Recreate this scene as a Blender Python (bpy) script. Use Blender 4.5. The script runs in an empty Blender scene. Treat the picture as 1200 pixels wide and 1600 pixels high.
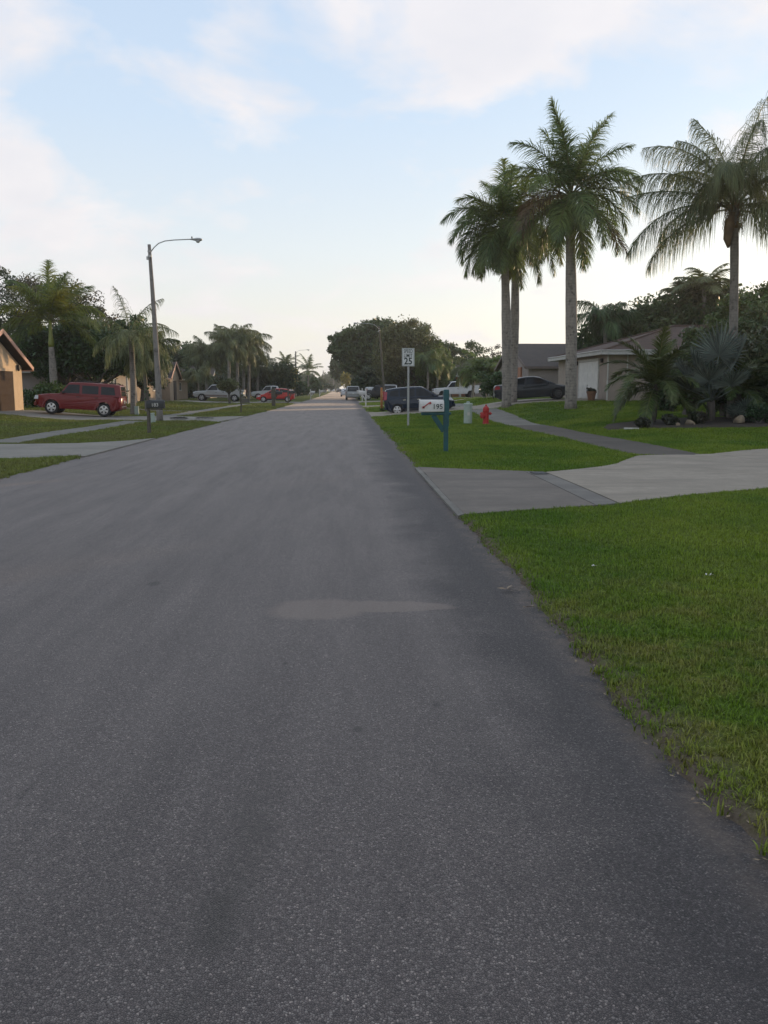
import bpy, math, random, bmesh
import numpy as np
from mathutils import Vector, Matrix

S = bpy.context.scene
COL = S.collection
PI = math.pi
R = math.radians

# ------------------------------------------------------------------ camera
CAM_H = 1.5
HAZE = 0.00035
PITCH, YAW, FPX = R(8.136), R(2.435), 1350.0
cd = bpy.data.cameras.new('camera')
cam = bpy.data.objects.new('camera', cd)
COL.objects.link(cam)
cam.location = (0, 0, CAM_H)
cam.rotation_euler = (R(90) - PITCH, 0, -YAW)
cd.sensor_fit = 'VERTICAL'
cd.angle = 2 * math.atan(800 / FPX)
cd.clip_start = 0.05
cd.clip_end = 6000
S.camera = cam

# ------------------------------------------------------------------ world
SUN_EL, SUN_AZ = R(7.0), R(46)          # azimuth clockwise from the road direction (+Y)
w = bpy.data.worlds.new('World'); S.world = w; w.use_nodes = True
nt = w.node_tree; N = nt.nodes; LK = nt.links
N.clear()
out = N.new('ShaderNodeOutputWorld'); bg = N.new('ShaderNodeBackground')
sky = N.new('ShaderNodeTexSky'); sky.sky_type = 'NISHITA'; sky.sun_disc = False
sky.sun_elevation = SUN_EL; sky.sun_rotation = SUN_AZ
sky.air_density = 1.0; sky.dust_density = 0.6; sky.ozone_density = 1.5; sky.altitude = 0
tc = N.new('ShaderNodeTexCoord')
sep = N.new('ShaderNodeSeparateXYZ'); LK.new(tc.outputs['Generated'], sep.inputs[0])
def math_node(op, a=None, b=None, c=None, clamp=False):
    m = N.new('ShaderNodeMath'); m.operation = op; m.use_clamp = clamp
    for i, v in enumerate((a, b, c)):
        if v is None: continue
        if isinstance(v, (int, float)): m.inputs[i].default_value = v
        else: LK.new(v, m.inputs[i])
    return m.outputs[0]
zc = math_node('MAXIMUM', sep.outputs['Z'], 0.0)
den = math_node('ADD', zc, 0.30)
cx_ = math_node('DIVIDE', sep.outputs['X'], den)
cy_ = math_node('DIVIDE', sep.outputs['Y'], den)
cmb = N.new('ShaderNodeCombineXYZ'); LK.new(cx_, cmb.inputs[0]); LK.new(cy_, cmb.inputs[1])
mp = N.new('ShaderNodeMapping'); LK.new(cmb.outputs[0], mp.inputs[0])
mp.inputs['Rotation'].default_value = (0, 0, R(-18)); mp.inputs['Scale'].default_value = (1.0, 1.0, 1)
mp.inputs['Location'].default_value = (3.1, 1.7, 0)
n1 = N.new('ShaderNodeTexNoise'); LK.new(mp.outputs[0], n1.inputs['Vector'])
n1.inputs['Scale'].default_value = 3.6; n1.inputs['Detail'].default_value = 10; n1.inputs['Roughness'].default_value = 0.58
n1.inputs['Distortion'].default_value = 0.25
def cloud_bank(az, el, width, gain_):
    d = N.new('ShaderNodeVectorMath'); d.operation = 'DOT_PRODUCT'; LK.new(tc.outputs['Generated'], d.inputs[0])
    d.inputs[1].default_value = (math.sin(R(az)) * math.cos(R(el)), math.cos(R(az)) * math.cos(R(el)), math.sin(R(el)))
    m = N.new('ShaderNodeMapRange'); m.interpolation_type = 'SMOOTHSTEP'; LK.new(d.outputs['Value'], m.inputs[0])
    m.inputs[1].default_value = math.cos(R(width)); m.inputs[2].default_value = math.cos(R(width * .25)); m.inputs[3].default_value = 0; m.inputs[4].default_value = gain_
    return m.outputs[0]
# banks of evening cumulus and thin high cloud, by compass bearing and height
tot = n1.outputs['Fac']
for az, el, wd_, g_ in ((-20.5, 13.2, 3.8, .26), (-21, 19, 4, .08), (-14.5, 14.5, 3, -.12), (-20, 8.5, 5.0, .13), (-6, 17.5, 5, .11), (4.5, 20.5, 8, .13), (11, 23, 8, .13), (21, 25, 9, .19), (-12, 6.5, 6, .09), (-24, 9, 5, .06), (1, 6.5, 5, .06), (30, 20, 12, .08), (-35, 14, 12, .08),
                        (-12, 24, 5, -.10), (2, 12.5, 7, -.10), (17, 15, 6, -.10), (-11, 12, 4, -.08)):
    tot = math_node('ADD', tot, cloud_bank(az, el, wd_, g_))
rp = N.new('ShaderNodeValToRGB'); LK.new(tot, rp.inputs[0])
rp.color_ramp.elements[0].position = 0.485; rp.color_ramp.elements[0].color = (0, 0, 0, 1)
rp.color_ramp.elements[1].position = 0.70; rp.color_ramp.elements[1].color = (1, 1, 1, 1)
n2 = N.new('ShaderNodeTexNoise'); LK.new(mp.outputs[0], n2.inputs['Vector'])
n2.inputs['Scale'].default_value = 4.5; n2.inputs['Detail'].default_value = 6
shade = N.new('ShaderNodeMixRGB'); LK.new(n2.outputs['Fac'], shade.inputs[0])
shade.inputs[1].default_value = (0.68, 0.68, 0.73, 1); shade.inputs[2].default_value = (0.97, 0.90, 0.87, 1)
# the pale evening sky: the Sky Texture evened out by thin high haze
hz = N.new('ShaderNodeValToRGB'); LK.new(zc, hz.inputs[0])
cr = hz.color_ramp
cr.elements[0].position = 0.0; cr.elements[0].color = (0.92, 0.885, 0.82, 1)
cr.elements[1].position = 1.0; cr.elements[1].color = (0.60, 0.66, 0.74, 1)
for p_, c_ in ((0.07, (0.92, 0.90, 0.85, 1)), (0.15, (0.84, 0.90, 0.94, 1)), (0.28, (0.68, 0.82, 0.99, 1)), (0.48, (0.56, 0.71, 0.94, 1))):
    e = cr.elements.new(p_); e.color = c_
mulS = N.new('ShaderNodeMixRGB'); mulS.blend_type = 'MULTIPLY'; mulS.inputs[0].default_value = 1
LK.new(sky.outputs[0], mulS.inputs[1]); mulS.inputs[2].default_value = (0.085, 0.085, 0.085, 1)
SKY_MIX = 0.80
mixH = N.new('ShaderNodeMixRGB'); mixH.inputs[0].default_value = SKY_MIX
LK.new(mulS.outputs[0], mixH.inputs[1]); LK.new(hz.outputs[0], mixH.inputs[2])
# brighter towards the low sun
sd = N.new('ShaderNodeVectorMath'); sd.operation = 'DOT_PRODUCT'; LK.new(tc.outputs['Generated'], sd.inputs[0])
sd.inputs[1].default_value = (math.sin(SUN_AZ) * math.cos(SUN_EL), math.cos(SUN_AZ) * math.cos(SUN_EL), math.sin(SUN_EL))
sm = math_node('MAXIMUM', sd.outputs['Value'], 0.0)
sp0 = math_node('POWER', sm, 9.0)
low = math_node('POWER', math_node('SUBTRACT', 1.0, zc), 5.0)
sp = math_node('MULTIPLY', sp0, low)
glow = N.new('ShaderNodeMixRGB'); glow.blend_type = 'ADD'; LK.new(sp, glow.inputs[0])
LK.new(mixH.outputs[0], glow.inputs[1]); glow.inputs[2].default_value = (0.95, 0.82, 0.55, 1)
cm = N.new('ShaderNodeMixRGB')
cf = math_node('MULTIPLY', rp.outputs[0], 0.80)
LK.new(cf, cm.inputs[0]); LK.new(glow.outputs[0], cm.inputs[1])
shadeg = N.new('ShaderNodeMixRGB'); shadeg.blend_type = 'ADD'; LK.new(sp, shadeg.inputs[0])
LK.new(shade.outputs[0], shadeg.inputs[1]); shadeg.inputs[2].default_value = (0.5, 0.45, 0.35, 1)
LK.new(shadeg.outputs[0], cm.inputs[2])
# the colours above are display-referred; strength 0.1 world with matching gain
gain = N.new('ShaderNodeMixRGB'); gain.blend_type = 'MULTIPLY'; gain.inputs[0].default_value = 1
gain.inputs[2].default_value = (10, 10, 10, 1)
LK.new(cm.outputs[0], gain.inputs[1])
LK.new(gain.outputs[0], bg.inputs[0]); bg.inputs[1].default_value = 0.1
LK.new(bg.outputs[0], out.inputs[0])

sl = bpy.data.lights.new('sun', 'SUN'); sl.energy = 3.0; sl.angle = R(0.6); sl.color = (1.0, 0.72, 0.42)
so = bpy.data.objects.new('sun', sl); COL.objects.link(so)
sv = Vector((math.sin(SUN_AZ) * math.cos(SUN_EL), math.cos(SUN_AZ) * math.cos(SUN_EL), math.sin(SUN_EL)))
so.rotation_euler = sv.to_track_quat('Z', 'Y').to_euler()
so.location = (30, 30, 40)

S.view_settings.view_transform = 'Standard'
try: S.view_settings.look = 'None'
except Exception: pass
S.view_settings.exposure = 0.18
S.view_settings.gamma = 1.0
S.view_settings.use_curve_mapping = False
S.render.engine = 'CYCLES'

# ------------------------------------------------------------------ photo survey helpers
def ray(px, py):
    l = px - 600; u = 800 - py
    f = FPX * math.cos(PITCH) + u * math.sin(PITCH); v = u * math.cos(PITCH) - FPX * math.sin(PITCH)
    return l * math.cos(YAW) + f * math.sin(YAW), f * math.cos(YAW) - l * math.sin(YAW), v
def G(px, py, z=0.0):
    a, b, c = ray(px, py); t = (z - CAM_H) / c
    return (a * t, b * t, z)
def W(px, py, D):
    a, b, c = ray(px, py); t = D / b
    return (a * t, D, CAM_H + c * t)

# ------------------------------------------------------------------ terrain shape
def road_off(y): return -2.4 * np.maximum(0, (np.asarray(y, float) - 120) / 280.0) ** 2
def edge_l(y): return np.interp(y, [-30, 20, 30, 50, 65, 140, 900], [-5.8, -5.8, -5.72, -5.45, -5.2, -5.0, -5.0])
def wob(y, s=0.0):
    y = np.asarray(y, float)
    return 0.022 * np.sin(y * 1.1 + s) + 0.016 * np.sin(y * 2.9 + 1.3 * s) + 0.012 * np.sin(y * 7.3 + s * 2) + 0.009 * np.sin(y * 17.0 + s) + 0.008 * np.sin(y * 41.0 + s * 3)
def sst(t): t = np.clip(t, 0, 1); return t * t * (3 - 2 * t)
def T(x, y):
    x = np.asarray(x, float); y = np.asarray(y, float)
    xr = x - road_off(y)
    h = np.interp(y, [-60, 12, 24, 31, 41, 47, 60, 90, 140, 400], [0.04, 0.02, 0.05, 0.40, 0.52, 0.88, 0.92, 0.5, 0.3, 0.0])
    hv = np.interp(y, [-60, 37, 46, 60, 80, 140], [0, 0, .42, .42, .2, .1])
    tr = np.maximum(0, xr - 8.0)
    z = 0.03 + hv * np.clip((xr - 1.8) / 6.2, 0, 1) + np.maximum(h - hv, 0) * (1 - np.exp(-tr / 2.0))
    # left side
    hl = np.interp(y, [-60, 20, 40, 60, 100, 400], [0.1, 0.15, 0.33, 0.3, 0.12, 0.0])
    zl = 0.03 + hl * sst((-xr - 12.2) / 5.6)
    z = np.where(xr < -2, zl, z)
    z = z + 0.012 * np.sin(x * 1.3 + y * .7) * sst((np.abs(xr + 2.2) - 4) / 2)
    er = 1.29 + wob(y, .4); el = edge_l(y) + wob(y, 2.1)
    inside = np.minimum(er - xr, xr - el)          # >0 in the road
    k = sst((0.10 + inside) / 0.16)
    z = z * (1 - k) + (-0.10) * k
    return z
def Tz(x, y): return float(T(x, y))

# ------------------------------------------------------------------ materials
def new_mat(name):
    m = bpy.data.materials.new(name); m.use_nodes = True
    nt = m.node_tree
    return m, nt.nodes, nt.links, nt.nodes['Principled BSDF']
def noise_fac(Nn, L, coord, scale, detail=4, rough=.6, lo=.35, hi=.65):
    n = Nn.new('ShaderNodeTexNoise'); L.new(coord, n.inputs['Vector'])
    n.inputs['Scale'].default_value = scale; n.inputs['Detail'].default_value = detail; n.inputs['Roughness'].default_value = rough
    r = Nn.new('ShaderNodeMapRange'); L.new(n.outputs['Fac'], r.inputs[0])
    r.inputs[1].default_value = lo; r.inputs[2].default_value = hi
    return r.outputs[0]
def mixc(Nn, L, f, a, b, mode='MIX'):
    m = Nn.new('ShaderNodeMixRGB'); m.blend_type = mode
    if isinstance(f, (int, float)): m.inputs[0].default_value = f
    else: L.new(f, m.inputs[0])
    for i, v in ((1, a), (2, b)):
        if isinstance(v, tuple): m.inputs[i].default_value = (*v[:3], 1)
        else: L.new(v, m.inputs[i])
    return m.outputs[0]
def pmat(name, c1, c2=None, scale=6, rough=.7, metal=0.0, bump=0.0, bscale=60, coat=0.0, spec=None, world=False):
    m, Nn, L, P = new_mat(name)
    if world:
        g = Nn.new('ShaderNodeNewGeometry'); co = g.outputs['Position']
    else:
        t = Nn.new('ShaderNodeTexCoord'); co = t.outputs['Object']
    if c2 is None: c2 = tuple(v * .78 for v in c1)
    f = noise_fac(Nn, L, co, scale)
    L.new(mixc(Nn, L, f, c1, c2), P.inputs['Base Color'])
    P.inputs['Roughness'].default_value = rough; P.inputs['Metallic'].default_value = metal
    P.inputs['Coat Weight'].default_value = coat; P.inputs['Coat Roughness'].default_value = .08
    if spec is not None: P.inputs['Specular IOR Level'].default_value = spec
    if bump:
        n = Nn.new('ShaderNodeTexNoise'); L.new(co, n.inputs['Vector']); n.inputs['Scale'].default_value = bscale; n.inputs['Detail'].default_value = 4
        b = Nn.new('ShaderNodeBump'); b.inputs['Strength'].default_value = bump; b.inputs['Distance'].default_value = .01
        L.new(n.outputs['Fac'], b.inputs['Height']); L.new(b.outputs[0], P.inputs['Normal'])
    return m
def leaf_mat(name, c1, c2, trans=.3, scale=.6, rough=.45):
    m, Nn, L, P = new_mat(name)
    g = Nn.new('ShaderNodeNewGeometry')
    f = noise_fac(Nn, L, g.outputs['Position'], scale, 2)
    col = mixc(Nn, L, f, c1, c2)
    rnd = Nn.new('ShaderNodeMapRange'); L.new(g.outputs['Random Per Island'], rnd.inputs[0])
    rnd.inputs[3].default_value = .6; rnd.inputs[4].default_value = 1.4
    hsv = Nn.new('ShaderNodeHueSaturation'); L.new(col, hsv.inputs['Color']); L.new(rnd.outputs[0], hsv.inputs['Value'])
    L.new(hsv.outputs[0], P.inputs['Base Color']); P.inputs['Roughness'].default_value = rough
    P.inputs['Specular IOR Level'].default_value = .35
    tr = Nn.new('ShaderNodeBsdfTranslucent'); L.new(hsv.outputs[0], tr.inputs[0])
    mx = Nn.new('ShaderNodeMixShader'); mx.inputs[0].default_value = trans
    L.new(P.outputs[0], mx.inputs[1]); L.new(tr.outputs[0], mx.inputs[2])
    L.new(mx.outputs[0], Nn['Material Output'].inputs[0])
    return m

def grass_mat(name, blade):
    m, Nn, L, P = new_mat(name)
    g = Nn.new('ShaderNodeNewGeometry'); pos = g.outputs['Position']
    f1 = noise_fac(Nn, L, pos, .38, 3, .6, .40, .62)
    f2 = noise_fac(Nn, L, pos, 2.3, 4, .7, .42, .66)
    lush, mid, dry = (.088, .165, .010), (.175, .235, .020), (.25, .22, .055)
    col = mixc(Nn, L, f1, lush, mid)
    # drier grass where the lawn is thin: close to the photographer's edge of the lawn and in patches
    sx = Nn.new('ShaderNodeSeparateXYZ'); L.new(pos, sx.inputs[0])
    nearr = Nn.new('ShaderNodeMapRange'); L.new(sx.outputs['Y'], nearr.inputs[0])
    nearr.inputs[1].default_value = 7.2; nearr.inputs[2].default_value = 4.6; nearr.inputs[3].default_value = .12; nearr.inputs[4].default_value = .80
    mm = Nn.new('ShaderNodeMath'); mm.operation = 'MULTIPLY'; L.new(f2, mm.inputs[0]); L.new(nearr.outputs[0], mm.inputs[1])
    col = mixc(Nn, L, mm.outputs[0], col, dry)
    lf = Nn.new('ShaderNodeMapRange'); L.new(sx.outputs['X'], lf.inputs[0]); lf.inputs[1].default_value = -3.5; lf.inputs[2].default_value = -4.5; lf.inputs[3].default_value = 0; lf.inputs[4].default_value = 1
    lfm = noise_fac(Nn, L, pos, .5, 4, .6, .30, .60)
    lq = Nn.new('ShaderNodeMath'); lq.operation = 'MULTIPLY_ADD'; L.new(lfm, lq.inputs[0]); lq.inputs[1].default_value = .45; lq.inputs[2].default_value = .25
    lq2 = Nn.new('ShaderNodeMath'); lq2.operation = 'MULTIPLY'; L.new(lq.outputs[0], lq2.inputs[0]); L.new(lf.outputs[0], lq2.inputs[1])
    col = mixc(Nn, L, lq2.outputs[0], col, (.150, .125, .045))
    if blade:
        oi = Nn.new('ShaderNodeObjectInfo')
        ra = Nn.new('ShaderNodeMapRange'); L.new(g.outputs['Random Per Island'], ra.inputs[0]); ra.inputs[3].default_value = .55; ra.inputs[4].default_value = 1.55
        hs = Nn.new('ShaderNodeHueSaturation'); L.new(col, hs.inputs['Color']); L.new(ra.outputs[0], hs.inputs['Value'])
        col = hs.outputs[0]
        rb = Nn.new('ShaderNodeMath'); rb.operation = 'GREATER_THAN'; L.new(g.outputs['Random Per Island'], rb.inputs[0]); rb.inputs[1].default_value = .90
        rc = Nn.new('ShaderNodeMath'); rc.operation = 'MULTIPLY'; L.new(rb.outputs[0], rc.inputs[0]); L.new(mm.outputs[0], rc.inputs[1])
        col = mixc(Nn, L, rc.outputs[0], col, (.30, .27, .13))
        L.new(col, P.inputs['Base Color']); P.inputs['Roughness'].default_value = .5; P.inputs['Specular IOR Level'].default_value = .3
        tr = Nn.new('ShaderNodeBsdfTranslucent'); L.new(col, tr.inputs[0])
        mx = Nn.new('ShaderNodeMixShader'); mx.inputs[0].default_value = .3
        L.new(P.outputs[0], mx.inputs[1]); L.new(tr.outputs[0], mx.inputs[2]); L.new(mx.outputs[0], Nn['Material Output'].inputs[0])
    else:
        f3 = noise_fac(Nn, L, pos, 30, 3, .7, .3, .7)
        col = mixc(Nn, L, f3, col, (.035, .050, .014))
        # bare soil right beside the road edge
        em = Nn.new('ShaderNodeMapRange'); L.new(sx.outputs['X'], em.inputs[0]); em.inputs[1].default_value = 1.62; em.inputs[2].default_value = 1.36
        fe = noise_fac(Nn, L, pos, 1.7, 4, .7, .36, .52)
        eq = Nn.new('ShaderNodeMath'); eq.operation = 'MULTIPLY'; L.new(em.outputs[0], eq.inputs[0]); L.new(fe, eq.inputs[1])
        xp = Nn.new('ShaderNodeMath'); xp.operation = 'GREATER_THAN'; L.new(sx.outputs['X'], xp.inputs[0]); xp.inputs[1].default_value = 0
        eq2 = Nn.new('ShaderNodeMath'); eq2.operation = 'MULTIPLY'; L.new(eq.outputs[0], eq2.inputs[0]); L.new(xp.outputs[0], eq2.inputs[1])
        f6 = noise_fac(Nn, L, pos, 40, 3, .7, .3, .7)
        col = mixc(Nn, L, eq2.outputs[0], col, mixc(Nn, L, f6, (.15, .12, .09), (.08, .062, .046)))
        L.new(col, P.inputs['Base Color']); P.inputs['Roughness'].default_value = .95; P.inputs['Specular IOR Level'].default_value = .1
        n = Nn.new('ShaderNodeTexNoise'); L.new(pos, n.inputs['Vector']); n.inputs['Scale'].default_value = 22; n.inputs['Detail'].default_value = 5
        b = Nn.new('ShaderNodeBump'); b.inputs['Strength'].default_value = .8; b.inputs['Distance'].default_value = .05
        L.new(n.outputs['Fac'], b.inputs['Height']); L.new(b.outputs[0], P.inputs['Normal'])
    return m

def asphalt_mat():
    m, Nn, L, P = new_mat('asphalt')
    g = Nn.new('ShaderNodeNewGeometry'); pos = g.outputs['Position']
    v = Nn.new('ShaderNodeTexVoronoi'); L.new(pos, v.inputs['Vector']); v.inputs['Scale'].default_value = 150
    v2 = Nn.new('ShaderNodeTexVoronoi'); L.new(pos, v2.inputs['Vector']); v2.inputs['Scale'].default_value = 150; v2.feature = 'DISTANCE_TO_EDGE'
    hs = Nn.new('ShaderNodeSeparateColor'); L.new(v.outputs['Color'], hs.inputs[0])
    r = Nn.new('ShaderNodeValToRGB'); L.new(hs.outputs[0], r.inputs[0])
    e = r.color_ramp.elements
    e[0].position = 0; e[0].color = (.055, .052, .056, 1); e[1].position = 1; e[1].color = (.42, .41, .40, 1)
    for p_, c_ in ((.35, (.090, .086, .091, 1)), (.72, (.150, .143, .147, 1)), (.94, (.25, .26, .262, 1))):
        q = r.color_ramp.elements.new(p_); q.color = c_
    ef = Nn.new('ShaderNodeMapRange'); L.new(v2.outputs['Distance'], ef.inputs[0]); ef.inputs[1].default_value = 0.02; ef.inputs[2].default_value = .16
    stone = mixc(Nn, L, ef.outputs[0], (.032, .031, .034), r.outputs[0])
    # worn, greyer lanes and broad mottling
    f1 = noise_fac(Nn, L, pos, .55, 5, .65, .36, .66)
    col = mixc(Nn, L, f1, stone, (.88, .87, .88), 'MULTIPLY')
    mp = Nn.new('ShaderNodeMapping'); L.new(pos, mp.inputs[0]); mp.inputs['Scale'].default_value = (1.6, .16, 1)
    f2 = noise_fac(Nn, L, mp.outputs[0], 1.3, 4, .6, .42, .62)
    col = mixc(Nn, L, f2, col, (.80, .795, .80), 'MULTIPLY')
    sx = Nn.new('ShaderNodeSeparateXYZ'); L.new(pos, sx.inputs[0])
    # dirt-darkened gutter along the right edge
    wv = noise_fac(Nn, L, pos, .9, 4, .6, .2, .8)
    ad = Nn.new('ShaderNodeMath'); ad.operation = 'MULTIPLY_ADD'; L.new(wv, ad.inputs[0]); ad.inputs[1].default_value = .7; L.new(sx.outputs['X'], ad.inputs[2])
    gt = Nn.new('ShaderNodeMapRange'); gt.interpolation_type = 'SMOOTHSTEP'; L.new(ad.outputs[0], gt.inputs[0]); gt.inputs[1].default_value = .72; gt.inputs[2].default_value = 1.38
    gt.inputs[3].default_value = 0; gt.inputs[4].default_value = .9
    col = mixc(Nn, L, gt.outputs[0], col, mixc(Nn, L, 1.0, col, (.50, .51, .54), 'MULTIPLY'))
    # sandy film just at the edge
    ge = Nn.new('ShaderNodeMapRange'); L.new(sx.outputs['X'], ge.inputs[0]); ge.inputs[1].default_value = 1.12; ge.inputs[2].default_value = 1.30; ge.inputs[3].default_value = 0; ge.inputs[4].default_value = 1
    fe = noise_fac(Nn, L, pos, 6, 4, .7, .40, .62)
    me = Nn.new('ShaderNodeMath'); me.operation = 'MULTIPLY'; L.new(ge.outputs[0], me.inputs[0]); L.new(fe, me.inputs[1])
    me2 = Nn.new('ShaderNodeMath'); me2.operation = 'MULTIPLY'; L.new(me.outputs[0], me2.inputs[0]); me2.inputs[1].default_value = .7
    col = mixc(Nn, L, me2.outputs[0], col, (.15, .13, .11))
    # an old drip line in the lane
    st = Nn.new('ShaderNodeMapping'); L.new(pos, st.inputs[0]); st.inputs['Location'].default_value = (.52, 0, 0); st.inputs['Rotation'].default_value = (0, 0, R(4)); 
    sxx = Nn.new('ShaderNodeSeparateXYZ'); L.new(st.outputs[0], sxx.inputs[0])
    ab = Nn.new('ShaderNodeMath'); ab.operation = 'ABSOLUTE'; L.new(sxx.outputs['X'], ab.inputs[0])
    am = Nn.new('ShaderNodeMapRange'); am.interpolation_type = 'SMOOTHSTEP'; L.new(ab.outputs[0], am.inputs[0]); am.inputs[1].default_value = .13; am.inputs[2].default_value = 0; am.inputs[3].default_value = 0; am.inputs[4].default_value = .8
    yl = Nn.new('ShaderNodeMapRange'); L.new(sx.outputs['Y'], yl.inputs[0]); yl.inputs[1].default_value = 3.5; yl.inputs[2].default_value = 2.6
    f4 = noise_fac(Nn, L, pos, 3.5, 3, .6, .35, .6)
    q1 = Nn.new('ShaderNodeMath'); q1.operation = 'MULTIPLY'; L.new(am.outputs[0], q1.inputs[0]); L.new(yl.outputs[0], q1.inputs[1])
    q2 = Nn.new('ShaderNodeMath'); q2.operation = 'MULTIPLY'; L.new(q1.outputs[0], q2.inputs[0]); L.new(f4, q2.inputs[1])
    col = mixc(Nn, L, q2.outputs[0], col, (.02, .02, .02))
    # hairline cracks
    cn = Nn.new('ShaderNodeTexNoise'); L.new(pos, cn.inputs['Vector']); cn.inputs['Scale'].default_value = 1.6; cn.inputs['Detail'].default_value = 6
    cv = Nn.new('ShaderNodeVectorMath'); cv.operation = 'MULTIPLY_ADD'; L.new(cn.outputs['Color'], cv.inputs[0]); cv.inputs[1].default_value = (.9, .9, 0); L.new(pos, cv.inputs[2])
    ck = Nn.new('ShaderNodeTexVoronoi'); ck.feature = 'DISTANCE_TO_EDGE'; L.new(cv.outputs[0], ck.inputs['Vector']); ck.inputs['Scale'].default_value = .42
    cr_ = Nn.new('ShaderNodeMapRange'); L.new(ck.outputs['Distance'], cr_.inputs[0]); cr_.inputs[1].default_value = .004; cr_.inputs[2].default_value = .0; cr_.inputs[3].default_value = 0; cr_.inputs[4].default_value = .8
    cmk = noise_fac(Nn, L, pos, .8, 3, .6, .52, .60)
    cq = Nn.new('ShaderNodeMath'); cq.operation = 'MULTIPLY'; L.new(cr_.outputs[0], cq.inputs[0]); L.new(cmk, cq.inputs[1])
    col = mixc(Nn, L, cq.outputs[0], col, (.025, .024, .024))
    # pale dried patch (a spill mark) and two tar spots
    wn = Nn.new('ShaderNodeTexNoise'); L.new(pos, wn.inputs['Vector']); wn.inputs['Scale'].default_value = 2.4; wn.inputs['Detail'].default_value = 4
    wsub = Nn.new('ShaderNodeVectorMath'); wsub.operation = 'MULTIPLY_ADD'; L.new(wn.outputs['Color'], wsub.inputs[0]); wsub.inputs[1].default_value = (.24, .24, 0); L.new(pos, wsub.inputs[2])
    def blob(cx, cy, rx, ry, soft, src=wsub):
        a = Nn.new('ShaderNodeVectorMath'); a.operation = 'SUBTRACT'; L.new(src.outputs[0] if src is wsub else src, a.inputs[0]); a.inputs[1].default_value = (cx + (.12 if src is wsub else 0), cy + (.12 if src is wsub else 0), 0)
        b_ = Nn.new('ShaderNodeVectorMath'); b_.operation = 'MULTIPLY'; L.new(a.outputs[0], b_.inputs[0]); b_.inputs[1].default_value = (1 / rx, 1 / ry, 0)
        c_ = Nn.new('ShaderNodeVectorMath'); c_.operation = 'LENGTH'; L.new(b_.outputs[0], c_.inputs[0])
        d_ = Nn.new('ShaderNodeMapRange'); d_.interpolation_type = 'SMOOTHSTEP'; L.new(c_.outputs['Value'], d_.inputs[0]); d_.inputs[1].default_value = 1 + soft; d_.inputs[2].default_value = 1 - soft; return d_.outputs[0]
    b1 = blob(.22, 5.84, .50, .145, .10); b2 = blob(-.20, 5.79, .32, .27, .22)
    mxp = Nn.new('ShaderNodeMath'); mxp.operation = 'MAXIMUM'; L.new(b1, mxp.inputs[0]); L.new(b2, mxp.inputs[1])
    mxq = Nn.new('ShaderNodeMath'); mxq.operation = 'MULTIPLY'; L.new(mxp.outputs[0], mxq.inputs[0]); mxq.inputs[1].default_value = .75
    col = mixc(Nn, L, mxq.outputs[0], col, (.165, .152, .142))
    for (bx_, by_, br_) in ((.04, 3.66, .022), (.42, 3.95, .018), (-1.5, 6.6, .05), (-.35, 4.6, .012)):
        col = mixc(Nn, L, blob(bx_, by_, br_, br_ * 1.6, .35, pos), col, (.018, .018, .019))
    col = mixc(Nn, L, 1.0, col, (.98, .825, .745), 'MULTIPLY')
    L.new(col, P.inputs['Base Color']); P.inputs['Roughness'].default_value = .72; P.inputs['Specular IOR Level'].default_value = .5; 
    # dusty lanes scatter light at low angles, the damp-stained gutter does not
    sg = Nn.new('ShaderNodeMapRange'); L.new(gt.outputs[0], sg.inputs[0]); sg.inputs[1].default_value = 0; sg.inputs[2].default_value = .9; sg.inputs[3].default_value = .28; sg.inputs[4].default_value = .07
    sn = noise_fac(Nn, L, mp.outputs[0], 2.2, 5, .65, .30, .70)
    sm_ = Nn.new('ShaderNodeMath'); sm_.operation = 'MULTIPLY_ADD'; L.new(sn, sm_.inputs[0]); sm_.inputs[1].default_value = .55; sm_.inputs[2].default_value = .62
    sw = Nn.new('ShaderNodeMath'); sw.operation = 'MULTIPLY'; L.new(sg.outputs[0], sw.inputs[0]); L.new(sm_.outputs[0], sw.inputs[1]); L.new(sw.outputs[0], P.inputs['Sheen Weight'])
    P.inputs['Sheen Roughness'].default_value = .40; P.inputs['Sheen Tint'].default_value = (1, .87, .78, 1)
    inv = Nn.new('ShaderNodeMath'); inv.operation = 'MINIMUM'; L.new(v2.outputs['Distance'], inv.inputs[0]); inv.inputs[1].default_value = .3
    b = Nn.new('ShaderNodeBump'); b.inputs['Strength'].default_value = .8; b.inputs['Distance'].default_value = .008
    L.new(inv.outputs[0], b.inputs['Height']); L.new(b.outputs[0], P.inputs['Normal'])
    return m

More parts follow.
